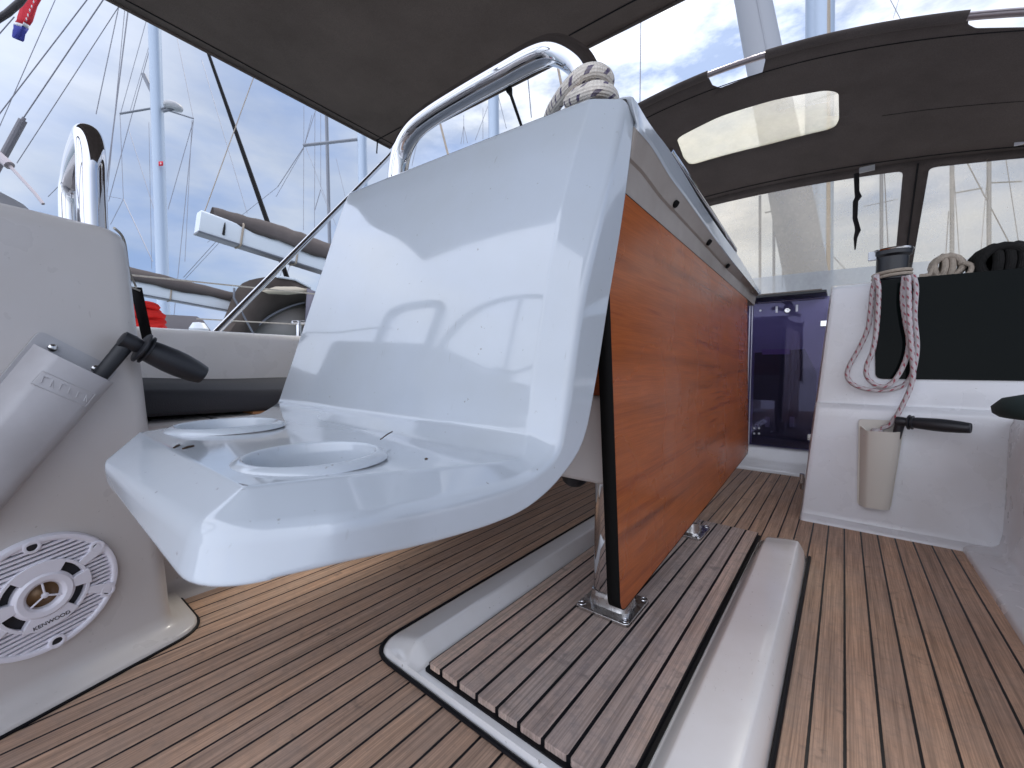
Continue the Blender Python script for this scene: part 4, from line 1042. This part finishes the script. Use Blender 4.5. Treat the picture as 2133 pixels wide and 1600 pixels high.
# ------------------------------------------------------------------ sprayhood
sh = thing('sprayhood', 'dark canvas sprayhood arched over the cabin with clear plastic windows', 'sprayhood', (-.5, 2.4, .72))
X0 = -.50
def zA(x): d_ = abs(x - X0); return 1.655 - .222 * d_ * d_ - 2.6 * max(0, d_ - 1.0) ** 2
def zB(x): d_ = abs(x - X0); return 1.478 - .085 * d_ * d_ - 3.2 * max(0, d_ - 1.12) ** 2
YA, YB = 1.9, 2.8
def roof(s, t):
    x = X0 + 1.42 * s; return Vector((x, YA + (YB - YA) * t + .05 * (1 - t) * s * s, zA(x) * (1 - t) + zB(x) * t + .035 * math.sin(math.pi * min(1, max(0, t)))))
def hemtop(s): x = X0 + 1.42 * s; return Vector((x, YB, zB(x)))
def front(s, t):
    a = hemtop(s); b = Vector((X0 + (a.x - X0) * 1.04, 3.22 - .18 * s * s, .735)); return a.lerp(b, t)
def ipoly(surf, pts, s=0., t=.5): return [inv(surf, u, v, s, t) for u, v in pts]
rw = rounded(ipoly(roof, [(1409, 288), (1500, 242), (1620, 206), (1722, 187), (1747, 192), (1748, 250), (1738, 268), (1600, 302), (1438, 345), (1424, 330)], 0, .5), .03, 5)
def notch(p4): return ipoly(roof, p4, 0, .06)
n1p = notch([(1484, 178), (1500, 184), (1588, 152), (1595, 122)]); n2p = notch([(2016, 52), (2032, 60), (2150, 58), (2290, 62)])
def mk_notch(pp_):
    q = [tuple(p) for p in pp_]; return [(q[0][0], -.03)] + rounded([q[0], q[1], q[2], q[3]], .008, 3)[:] + [(q[3][0], -.03)]
h1 = [(n1p[0][0] - .004, -.04), n1p[0], n1p[1], n1p[2], n1p[3], (n1p[3][0] + .002, -.04)]
h2 = [(n2p[0][0] - .006, -.04), n2p[0], n2p[1], n2p[2], (n2p[2][0] + .05, .0), (n2p[2][0] + .05, -.04)]
g = G()
# outline follows the notches so the hem is a clean edge
def outline():
    o = [(-1.0, 0.0), (n1p[0][0] - .002, 0.0)] + [tuple(p) for p in (n1p[0], n1p[1], n1p[2], n1p[3])] + [(n1p[3][0] + .001, 0.0), (n2p[0][0] - .004, 0.0)] + [tuple(p) for p in (n2p[0], n2p[1], n2p[2])] + [(n2p[2][0] + .12, n2p[2][1]), (n2p[2][0] + .13, 0.0), (1.0, 0.0), (1.0, 1.0), (-1.0, 1.0)]
    return o
ol = [p for i, p in enumerate(outline())]
sheet(g, rounded(ol, .006, 3), [rw], roof, (.04, .08)); o = clean_loose(g.build('roof_canvas', CANV2, sh, ang=60, recalc=False, solid=.004, solid_off=0))
g = G(); sheet(g, [((p[0] - sum(q[0] for q in rw) / len(rw)) * 1.03 + sum(q[0] for q in rw) / len(rw), (p[1] - sum(q[1] for q in rw) / len(rw)) * 1.06 + sum(q[1] for q in rw) / len(rw)) for p in rw], [], lambda s, t: roof(s, t) + Vector((0, 0, .004)), (.05, .1))
clean_loose(g.build('roof_window', VINYLR, sh, ang=60, recalc=False))
g = G(); g.tube([roof(-1 + 2 * i / 60, 0) + Vector((0, .006, .002)) for i in range(61)], .011, 12); g.build('edge_tube', mat('dull_tube_steel', (.30, .26, .27), .35, .8)[0], sh, ang=80)
g = G(); g.tube([roof(-1 + 2 * i / 60, 1) + Vector((0, .012, .02)) for i in range(61)], .011, 10); g.build('front_bow', STEELD, sh, ang=80)
g = G()
for (sa, sb_) in ((-1, n1p[0][0] - .002), (n1p[3][0] + .001, n2p[0][0] - .004), (n2p[2][0] + .13, 1)):
    g = G(); g.tube([roof(sa + (sb_ - sa) * i / 24, 0) + Vector((0, .006, .003)) for i in range(25)], .0155, 12); g.build('edge_sleeve', CANV2, sh, ang=80)
def seamline(fn, lo, hi, r=.0022, n_=50):
    g = G(); g.tube([fn(lo + (hi - lo) * i / n_) for i in range(n_ + 1)], r, 6); return g.build('seam', THREAD, sh, ang=80)
ts = inv(roof, 1480, 222, 0, .1)[1]
seamline(lambda s: roof(s, .105) + Vector((0, 0, -.003)), -.95, .95)
seamline(lambda s: roof(s, .965) + Vector((0, 0, -.003)), -.95, .95, .003)
seamline(lambda s: roof(s, .60) + Vector((0, 0, -.003)), .42, .95, .0014)
# front: hem strip, windows, divider
sL0, tL = inv(front, 1881, 354, .4, .1); sR0, _ = inv(front, 1936, 345, .5, .1); sLb, _ = inv(front, 1866, 520, .4, .5); sRb, _ = inv(front, 1906, 520, .5, .5)
hem = .16; hem = max(.05, min(.3, tL)); tb_ = inv(front, 1700, 566, .2, .4)[1]; print('TB', tb_, inv(front, 1700, 566, .2, .4), tL); tb_ = max(.3, min(.95, tb_))
k1 = (sLb - sL0) / .5; k2 = (sRb - sR0) / .5
L0 = (sL0, hem); L1 = (sL0 + k1 * (1 - hem), 1.0); R0 = (sR0, hem); R1 = (sR0 + k2 * (1 - hem), 1.0)
hl = rounded([(-.62, hem), L0, L1, (-.62, 1.0)], [.01, .02, .01, .01], 3); hr = rounded([R0, (.95, hem), (.95, 1.0), R1], [.02, .01, .01, .01], 3)
g = G(); sheet(g, [(-1, 0), (1, 0), (1, 1.02), (-1, 1.02)], [hl, hr], front, (.05, .12)); clean_loose(g.build('front_canvas', CANV2, sh, ang=60, recalc=False, solid=.004, solid_off=0))
fo = Vector((0, -.002, 0))
for pl_ in (([(-.64, hem - .02), (L0[0] + .01, hem - .02), (L0[0] + .01 + k1 * (tb_ - hem), tb_), (-.64, tb_)]), ([(R0[0] - .01, hem - .02), (.97, hem - .02), (.97, tb_), (R0[0] - .01 + k2 * (tb_ - hem), tb_)])):
    g = G(); sheet(g, pl_, [], lambda s, t: front(s, t) + fo, (.1, .2)); clean_loose(g.build('window_pane', VINYL, sh, ang=60, recalc=False))
for pl_ in (([(-.64, tb_), (L1[0] + .01, tb_), (L1[0] + .01, 1.0), (-.64, 1.0)]), ([(R1[0] - .01, tb_), (.97, tb_), (.97, 1.0), (R1[0] - .01, 1.0)])):
    g = G(); sheet(g, pl_, [], lambda s, t: front(s, t) + fo, (.1, .1)); clean_loose(g.build('lower_window_strip', VINYLB, sh, ang=60, recalc=False))
g = G(); g.tube([front(sL0 + (sR0 - sL0) * .52 + (k1 * .5 + k2 * .5) * (t - .1), t) + Vector((0, -.008, 0)) for t in (0.02, .3, .6, .98)], .004, 6); g.build('zip', THREAD, sh)
pk = [(1784, 362), (1785, 400), (1788, 410), (1782, 420), (1781, 455), (1785, 470), (1787, 480), (1782, 495), (1781, 520)]
g = G(); g.tube([P(u, v, y=2.72) for u, v in pk], [.011, .010, .014, .011, .010, .010, .012, .008, .003], 8); g.build('hanging_strap', THREAD, sh)
g = G(); c = P(1806, 352, y=2.77); g.box((-.03, -.004, -.013), (.03, .004, .013), at=c); g.build('label_patch', GREYP, sh)
g = G(); c = P(2128, 296, y=2.74); g.box((-.02, -.004, -.010), (.05, .004, .010), at=c); g.build('strap_buckle', SPKW, sh)

# ------------------------------------------------------------------ bimini
bm_ = thing('bimini', 'flat dark brown canvas bimini stretched over the cockpit on a steel frame', 'bimini', (-.3, .2, 1.85))
ZB = 1.85; cF = P(812, 308, z=ZB); pA = P(238, 6, z=ZB); fR = P(1420, 0, z=ZB)
xp = cF.x; yf = cF.y
def bim(s, t):                                          # s 0..1 port to starboard, t 0..1 front to aft
    a = Vector((xp, yf, ZB)); ef_ = (fR - cF).normalized(); ea = (pA - cF).normalized()
    p = a + ef_ * (s * 3.5) + ea * (t * 2.1); p.z = ZB + .05 * math.sin(math.pi * s) * min(1, t * 2) - .035 * math.sin(math.pi * s) * math.sin(2 * math.pi * t) ** 2 + .010 * math.sin(s * 19 + t * 4) * math.sin(math.pi * t)*math.sin(math.pi * s) - .0
    return p
g = G(); g.rings([[bim(i / 60, j / 40) for i in range(61)] for j in range(41)], closed=False); g.build('canopy', CANV, bm_, recalc=False, solid=.004, solid_off=0, ang=80)
dn = Vector((0, 0, -.004))
g = G(); g.tube([bim(i / 60, .052) + dn for i in range(61)], .0028, 6); g.build('seam', THREAD, bm_)
g = G(); g.tube([bim(.016, j / 60) + dn for j in range(61)], .0028, 6); g.build('seam', THREAD, bm_)
g = G(); g.tube([bim(i / 60, .002) + Vector((0, 0, -.003)) for i in range(61)], .007, 8); g.tube([bim(.001, j / 60) + Vector((0, 0, -.003)) for j in range(61)], .007, 8); g.build('piping', CANV, bm_, ang=80)
g = G(); a, b = P(818, 318, z=ZB - .03), P(456, 686, x=-1.98); dd_ = (b - a); g.tube([a, a + dd_ * .5, b + dd_ * .06], .0135, 16); g.build('frame_tube', STEEL, bm_, ang=80)
g = G(); a = P(1060, 186, y=yf - .02); b = P(1086, 262, y=yf + .25); d_ = b - a
g.tube([a, a + d_ * .15, a + d_ * 2.2], [.018, .0085, .0085], 8); g.build('tie_strap', THREAD, bm_)
g = G(); g.tube([bim(.004, .05) + Vector((0, 0, -.004)), bim(.004, .05) + Vector((-.01, 0, -.08))], .004, 6); g.build('tie_cord', THREAD, bm_)

# ------------------------------------------------------------------ rigging of this yacht and the neighbours
mm = thing('own_mast', 'pale aluminium mast rising from the cabin top, seen above and through the sprayhood', 'mast', (-.25, 4.4, .75))
g = G(); a, b = P(1706, 640, y=4.4), P(1708, -10, y=4.4); a.z = .74; dv = (b - a).normalized()
g.tube([a, a + dv * 6], .10, 20, flat=1.2); g.build('spar', ALU, mm, ang=80)
g = G(); a2 = P(1724, 640, y=4.32); a2.z = .8; b2 = P(1723, -10, y=4.32); dv2 = (b2 - a2).normalized(); g.tube([a2, a2 + dv2 * 5], .022, 8); g.build('halyard', ROPET, mm)
fs_ = thing('furled_sail', 'pale grey rolled sail slanting down beside the mast above the sprayhood', 'sail', (-.5, 4, .8))
g = G(); a, b = P(1683, 600, y=3.7), P(1562, -30, y=3.7); d_ = b - a
g.tube([a - d_ * .05, a + d_ * .2, a + d_ * .5, a + d_ * .8, a + d_ * 1.6], [.13, .135, .125, .12, .10], 20); g.tube([a + Vector((.03, -.125, 0)), a + d_ * 1.5 + Vector((.03, -.11, 0))], .004, 6)
g.build('rolled_cloth', mat('sail_cloth', (.34, .35, .38), .8)[0], fs_, ang=80)
def yacht(name, label, mast, D_, w_px, parts, group='yachts moored across the dock'):
    """mast: two pixels; D_ distance; parts: extra builders"""
    (u0, v0), (u1, v1) = mast
    a, b = P(u0, v0, d=D_), P(u1, v1, d=D_)
    y_ = thing(name, label, 'yacht', (a.x, a.y, -1.2), group)
    dv = (b - a).normalized(); base = a + dv * ((-.2 - a.z) / dv.z if abs(dv.z) > .1 else 0); r = w_px / 865 * D_ / 2
    g = G(); g.tube([base, base + dv * 13], r, 16, flat=1.15); g.build('mast', ALU if w_px > 12 else ALUD, y_, ang=80)
    # hull
    g = G(); rs_ = []; Lh, Bh = 11.0, 1.75
    for k in range(15):
        t = k / 14; yy = (t - .42) * Lh; bw = Bh * (1 - max(0, (t - .35) / .65) ** 2.2) * (.82 + .18 * min(1, t / .3)); bw = max(bw, .02)
        rs_.append([(a.x + sx_ * bw, a.y + yy, z) for sx_, z in ((-.0, -1.5), (-.75, -1.35), (-.97, -.9), (-1, -.15), (-.93, -.10), (0, -.04), (.93, -.10), (1, -.15), (.97, -.9), (.75, -1.35))])
    g.rings(rs_, closed=True, cap0=True, cap1=True); g.build('hull', ALUW, y_, ang=50)
    for pr_ in parts:
        kind = pr_[0]
        if kind == 'wire':
            for (x0, y0, x1, y1, wpx) in pr_[1]:
                p, q = P(x0, y0, d=D_), P(x1, y1, d=D_); p = p + (p - q) * (.8 if y0 < 130 and x0 < 400 else 0); g = G(); g.tube([p, q], max(.0018, wpx / 865 * D_ / 2), 5); g.build('stay', WIRE if wpx < 3 else THREAD, y_)
        if kind == 'spar':
            for (x0, y0, x1, y1, wpx) in pr_[1]:
                p, q = P(x0, y0, d=D_), P(x1, y1, d=D_); g = G(); g.tube([p, q], wpx / 865 * D_ / 2, 10); g.build('spreader', ALUD, y_, ang=80)
    return y_
YW = [(245, 25, 200, 238, 1.6), (265, 35, 222, 380, 2.2), (258, 40, 218, 460, 1.2), (300, 60, 250, 240, 1), (315, 90, 226, 420, 1.2), (250, 240, 257, 415, 1), (257, 415, 318, 545, 1.5), (257, 415, 230, 468, 1), (257, 415, 222, 408, .8), (403, 250, 350, 436, 1.2), (403, 250, 362, 660, 1.2), (400, 250, 385, 545, 1), (375, 110, 403, 248, 1), (268, 270, 325, 450, 1), (310, 255, 316, 560, .8), (312, 90, 270, 235, .8)]
y1 = yacht('moored_yacht', 'yacht whose tall pale mast carries spreaders, a radar dome and a small red sticker', ((341, 650), (322, 60)), 9.5, 19, [('wire', YW), ('spar', [(250, 237, 320, 225, 4), (403, 247, 342, 228, 3), (299, 155, 334, 228, 8), (335, 228, 350, 222, 4)])])
c = P(361, 222, d=9.5); g = G(); g.lathe([(0, .10), (.10, .09), (.17, .045), (.185, 0), (.17, -.045), (.11, -.06), (0, -.06)], c, (0.12, 0, 1), 24); g.build('radar_dome', GREYP, y1, ang=60)
g = G(); g.tube([c + Vector((0, 0, -.05)), P(340, 232, d=9.5)], .03, 8); g.build('radar_bracket', ALUD, y1)
c = P(335, 341, d=9.5 - .16); g = G(); g.add([c + Vector(v) for v in ((-.05, -.03, -.05), (.05, .03, -.05), (.05, .03, .05), (-.05, -.03, .05))], [(0, 1, 2, 3)]); g.build('sticker', REDF, y1, solid=.003)
c = P(335, 341, d=9.5 - .175); g = G(); g.add([c + Vector(v) for v in ((-.010, -.006, -.02), (.018, .011, -.005), (.0, .0, .025), (-.015, -.009, .01))], [(0, 1, 2, 3)]); g.build('sticker_mark', WHT, y1, solid=.002)

def boomset(y_, px_a, px_b, h_px_a, xk, cover, clen, ctop, ties, D0=None, closed_end=True):
    """white boom from px_a to px_b (centre line) on the plane x=xk, with a cover heaped on it"""
    a, b = P(*px_a, x=xk), P(*px_b, x=xk); dv = (b - a).normalized(); L_ = (b - a).length * (1.5 if h_px_a > 40 else 1.02)
    up = Vector((0, 0, 1)); up = (up - dv * up.dot(dv)).normalized(); sd_ = dv.cross(up)
    dist = ray(*px_a)[0]; h = h_px_a / 865 * (Vector(P(*px_a, x=xk)) - Vector(EYE)).dot(Vector((-.623, .781, -.043)))
    g = G(); rs_ = []
    secb = rounded([(-h * .34, -h / 2), (h * .34, -h / 2), (h * .36, h / 2), (-h * .36, h / 2)], h * .12, 4)
    for t in (0, L_): rs_.append([a + dv * t + sd_ * p[0] + up * p[1] for p in secb])
    g.rings(rs_, closed=True, cap0=True, cap1=True); bo = g.build('boom', ALUW, y_, ang=40)
    g = G(); g.box((-.0, 0, 0), (.0001, .0001, .0001)); 
    g = G(); rs_ = [[a + dv * t + sd_ * p[0] * 1.03 + up * (p[1] * .08 - h * .50) for p in secb] for t in (-.004, L_)]; g.rings(rs_, closed=True, cap0=True, cap1=True); g.build('boom_track', ALUD, bo)
    g = G(); rs_ = []; nn_ = 46
    for k in range(nn_):
        t = k / (nn_ - 1); dd = clen[0] + (L_ - clen[0]) * t
        grow = ctop(t); wv = .02 * math.sin(t * 31) + .02 * math.sin(t * 57 + 1)
        ht = h * grow * (1 + wv); wd = h * (.30 + .16 * min(1, t * 3)) * (1 + .5 * wv)
        sec_ = [(-wd * 1.0, h * (.42 - .25 * min(1, t * 2))), (-wd * 1.1, h * .52), (-wd * .92, h * .5 + ht * .45), (-wd * .5, h * .5 + ht * .88), (-wd * .08, h * .5 + ht), (wd * .08, h * .5 + ht), (wd * .45, h * .5 + ht * .84), (wd * .9, h * .5 + ht * .42), (wd, h * .5), (wd * 1.0, h * (.40 - .22 * min(1, t * 2) + .05 * math.sin(t * 23)))]
        rs_.append([a + dv * dd + sd_ * p[0] + up * (p[1] + .012 * h * math.sin(k * 1.7 + q)) for q, p in enumerate(sec_)])
    g.rings(rs_, closed=False); g.build('sail_cover', cover, y_, ang=60, solid=.004)
    for t in ties:
        c = a + dv * t; g = G(); lp_ = [c + sd_ * p[0] * 1.12 + up * (p[1] * 1.1 + .0) for p in secb]
        g.tube(lp_, h * .045, 6, closed=True); g.build('sail_tie', ROPET, bo)
    return a, dv, up, sd_, h, bo
y2 = yacht('moored_yacht', 'yacht with a white boom end marked by a black stroke under grey cover', ((757, 420), (754, 270)), 9.0, 17, [('wire', [(633, 222, 632, 480, 1), (658, 228, 634, 303, 1.2), (650, 240, 634, 303, 1), (633, 306, 578, 390, 1.5), (578, 390, 432, 505, 1), (632, 310, 575, 410, 1), (656, 232, 655, 480, 1.1), (668, 238, 668, 390, 1), (668, 395, 655, 440, 1.5), (668, 395, 690, 450, .8), (636, 304, 700, 470, .8), (600, 525, 575, 600, 1), (612, 528, 585, 610, 1), (724, 430, 700, 330, .8)]), ('spar', [(632, 303, 750, 290, 6)])])
a, dv, up, sd_, h, bo = boomset(y2, (412, 463), (690, 556), 46, -5.0, CANV3, (.10, 0), lambda t: .42 + .34 * min(1, t * 3), (.36, .92, 1.85))
g = G(); c = a + sd_ * h * .375 + dv * .20
if (c - Vector(EYE)).length > (a - sd_ * h * .375 + dv * .2 - Vector(EYE)).length: c = a - sd_ * h * .375 + dv * .2
g.tube([c - up * h * .30, c + up * h * .05, c + up * h * .28], [.012, .010, .004], 6); g.build('black_stroke', THREAD, bo)
g = G(); g.tube([a + up * h * .5 + dv * .04, P(523, 165, x=-5.0) + (P(523, 165, x=-5.0) - (a + up * h * .5)) * .6], .0045, 6); g.build('topping_lift', ROPET, y2)
g = G(); p, q = P(437, 120, x=-5.3), P(604, 596, x=-5.3); g.tube([p + (p - q) * .5, p, p.lerp(q, .5), q], [.018, .016, .026, .030], 8); g.build('black_stay', THREAD, y2)
y3 = yacht('moored_yacht', 'yacht with its low boom under grey cover and a dark brown sprayhood', ((690, 640), (688, 560)), 13.0, 6, [('wire', [(420, 125, 515, 445, 1), (480, 470, 382, 578, 1.2), (490, 470, 385, 582, 1)])])
boomset(y3, (262, 592), (478, 634), 34, -5.2, CANV3, (-1.0, 0), lambda t: .85 - .45 * t, (.32,))
# neighbour's sprayhood
def DN(u, v, x=-5.0): return P(u, v, x=x)
top_ = resample(cat([DN(448, 700), DN(470, 655), DN(486, 615), DN(505, 590), DN(540, 579), DN(575, 577), DN(615, 584), DN(648, 602), DN(660, 640), DN(664, 700)], 6), 26)
low_ = resample(cat([P(505, 700, x=-5.0), P(530, 692, x=-5.1), P(552, 668, x=-5.2), P(585, 648, x=-5.25), P(615, 638, x=-5.25), P(640, 634, x=-5.2), P(650, 650, x=-5.1), P(652, 700, x=-5.0)], 6), 26)
g = G(); g.rings([[p + Vector((-1.1, .5, -.1)) for p in top_], [p + Vector((-.4, .2, .05)) for p in top_], top_, [p.lerp(q, .3) + Vector((.10, 0, 0)) for p, q in zip(top_, low_)], [p.lerp(q, .7) + Vector((.08, 0, 0)) for p, q in zip(top_, low_)], low_, [p + Vector((-.4, .1, 0)) for p in low_]], closed=False)
g.build('neighbour_sprayhood', CANV, y3, ang=60, solid=.01)
g = G(); cv = [P(*q, x=-4.86) for q in [(545, 606), (575, 597), (615, 597), (640, 602), (640, 610), (600, 614), (560, 612)]]; g.add(cv, [tuple(range(7))]); g.build('pale_window', mat('cream_vinyl', (.62, .54, .42), .5)[0], y3, solid=.01)
g = G(); cv = [P(*q, x=-5.3) for q in [(520, 702), (560, 660), (600, 640), (650, 630), (655, 702)]]; g.add(cv, [tuple(range(5))]); g.build('hood_side_window', mat('dusty_vinyl', (.42, .39, .37), .5)[0], y3, solid=.01)
g = G(); g.tube(cat([P(525, 690, x=-5.15), P(560, 660, x=-5.15), P(600, 640, x=-5.15), P(635, 630, x=-5.15)], 5), .012, 6); g.tube([P(488, 600, x=-4.95), P(487, 620, x=-4.95), P(530, 700, x=-4.95)], .011, 6); g.build('hood_frame', ALUD, y3)
g = G(); g.add([P(*q, x=-4.84) for q in [(640, 600), (657, 607), (648, 700), (634, 700)]], [(0, 1, 2, 3)]); g.build('hood_side_flap', mat('slate_canvas', (.17, .16, .20), .9)[0], y3, solid=.01)
g = G(); g.tube([DN(575, 577) + Vector((.03, 0, .0)), DN(612, 583) + Vector((.03, 0, .0)), DN(645, 600) + Vector((.03, 0, .0))], .014, 8); g.build('hood_edge_tube', ALUW, y3)
# grey cover over a tender beyond the coaming
tc_ = thing('covered_tender', 'grey covered tender with a pale nose lying beyond the port coaming', 'dinghy', P(370, 690, x=-3.3))
g = G(); sp_ = [(300, 640), (310, 648), (340, 655), (410, 659), (424, 668), (440, 690), (455, 720)]
a_ = [P(u, v, x=-3.2) for u, v in sp_]; b_2 = [p + Vector((-.35, 0, .02)) for p in a_]; c_2 = [p + Vector((.05, 0, -.35)) for p in a_]
g.rings([c_2, [p.lerp(q, .1) for p, q in zip(a_, c_2)], a_, b_2], closed=False); g.build('cover', mat('grey_tender_cover', (.24, .22, .23), .85)[0], tc_, ang=60, solid=.006)
g = G(); g.lathe([(0, .04), (.03, .035), (.05, .0), (.04, -.06)], P(414, 685, x=-3.05), (0, 0, 1), 16); g.build('nose', ALUW, tc_)
# mast behind the console with its lines; tan lines from the bimini
y4 = yacht('moored_yacht', 'yacht with a bluish mast rising behind the console, partly hidden by the grab rail', ((1029, 300), (1028, 200)), 10.5, 21, [('wire', [(1038, 200, 1055, 268, 1.2), (1006, 225, 1006, 290, 1), (1016, 222, 990, 292, 1), (966, 240, 966, 300, 1), (966, 262, 960, 300, 1), (966, 262, 974, 298, 1), (1100, 165, 1107, 245, 2.4), (870, 290, 858, 345, 1.2), (1335, 40, 1333, 225, 2), (1855, 0, 1880, 48, 1.2), (1872, 0, 1860, 40, 1)])])
tl_ = thing('sheet_lines', 'two tan ropes slanting down behind the grab rail from the bimini edge', 'rope', P(1000, 200, y=2.2))
for (u0, v0, u1, v1) in ((1160, 130, 1174, 200), (918, 262, 934, 325)):
    a, b = P(u0, v0, y=2.1), P(u1, v1, y=2.1); d_ = b - a; g = G(); g.tube([a - d_ * .6, b + d_ * 1.5], .0075, 8); g.build('rope', ROPET, tl_, ang=80)
# lines at the upper left
y5 = thing('backstay_rigging', 'thin backstay wires crossing the sky at the upper left beside the bimini', 'rigging', P(100, 200, d=4))
for (x0, y0, x1, y1_, wp_) in ((117, -5, -30, 330, 1.4), (181, 0, -30, 275, 2.0), (208, 10, 46, 250, 2.2), (240, 25, 35, 340, 1.5), (-5, 75, 30, 35, 2), (130, 380, 100, 410, 1.2)):
    p, q = P(x0, y0, d=4.5), P(x1, y1_, d=4.5); p = p + (p - q) * (1.2 if y0 < 40 else 0); g = G(); g.tube([p, q], wp_ / 865 * 4.5 / 2, 6); g.build('wire', WIRE, y5)
g = G(); p, q = P(48, 250, d=2.2), P(-20, 375, d=2.2); g.tube([p, q], .0095 * 1.8, 10); g.tube([p + (p - q) * .04, p], .008, 8)
tag(g.build('outboard_spar', mat('grey_ribbed', (.20, .19, .21), .6)[0]), 'grey ribbed spar end sticking up at the far left edge', 'spar')
g = G(); g.tube([P(-25, 305, d=2.0), P(20, 345, d=2.0)], .020, 10); g.tube([P(15, 340, d=2.0), P(72, 402, d=2.0), P(90, 425, d=2.0)], .007, 10)
tag(g.build('stern_brace', mat('dull_tube', (.40, .36, .38), .4, .5)[0]), 'thin grey brace tube running down behind the helm pedestal', 'brace')
# flag
fl_ = thing('ensign_flag', 'small red, white and blue flag hanging furled at the top left corner', 'flag', P(55, 40, d=2.4))
fg = [((66, -60), (110, -60)), ((52, -20), (88, -20)), ((44, 10), (74, 10)), ((36, 40), (64, 40)), ((34, 50), (60, 50)), ((33, 55), (57, 57)), ((33, 66), (52, 66)), ((35, 80), (42, 80)), ((37, 83), (38, 83))]
def flagpart(name, lo, hi, m_):
    g = G(); rs_ = []
    for k in range(lo, hi + 1):
        (a0, b0), (a1, b1) = fg[k]; A_, B_ = P(a0, b0, d=2.4), P(a1, b1, d=2.4)
        rs_.append([A_.lerp(B_, j / 8) + Vector((0, .02 * math.sin(j * 1.1 + k * .5), 0)) for j in range(9)])
    g.rings(rs_, closed=False); return g.build(name, m_, fl_, ang=80, solid=.002)
flagpart('red_band', 0, 4, REDF); flagpart('white_band', 4, 5, WHT); flagpart('blue_band', 5, 8, BLU)
g = G()
for (u, v) in ((62, 22), (66, 14), (58, 32), (70, 4), (55, 40)):
    c = P(u, v, d=2.36); g.box((-.006, -.002, -.006), (.006, .002, .006), at=c)
g.build('crest_marks', WHT, fl_)
g = G(); g.tube([P(-20, 50, d=2.0), P(15, 28, d=2.0), P(40, 6, d=2.0), P(60, -20, d=2.0)], .014, 12)
tag(g.build('flag_staff', mat('dark_staff', (.03, .025, .03), .4)[0], ang=80), 'dark curved tube across the top left corner beside the flag', 'tube')
# far masts seen through the sprayhood windows
def farmast(name, label, u, v0, w_, D_, extra=()):
    return yacht(name, label, ((u, 600), (u, v0)), D_, w_, [('wire', [e for e in extra if e[4] < 3]), ('spar', [e for e in extra if e[4] >= 3])], 'distant yachts seen through the sprayhood windows')
farmast('distant_yacht', 'distant yacht with the shortest thin mast, seen through the left sprayhood window', 1583, 432, 5, 30)
bpy.data.objects
farmast('distant_yacht', 'distant yacht with grey mast and one spreader, left of the slanting sail', 1612, 330, 5, 28, [(1628, 330, 1630, 600, 2.2), (1594, 443, 1636, 434, 3)])
farmast('distant_yacht', 'distant yacht with a pale mast behind the hanging black strap in the left window', 1836, 330, 6, 26, [(1842, 360, 1852, 560, 2), (1800, 430, 1870, 415, 1.5), (1722, 520, 1760, 560, 1.6)])
farmast('distant_yacht', 'distant yacht with paired grey mast lines at the left of the right window', 1983, 300, 7, 24, [(1976, 440, 1968, 560, 2), (1990, 402, 2045, 392, 3), (1986, 350, 2000, 560, 1.4)])
farmast('distant_yacht', 'distant yacht with crossed stays and a wide spreader in the right window', 2060, 300, 7, 22, [(2060, 381, 2128, 378, 3), (2010, 330, 2115, 530, 2.2), (2095, 330, 2130, 560, 1.5), (2062, 300, 2040, 560, 1.2)])
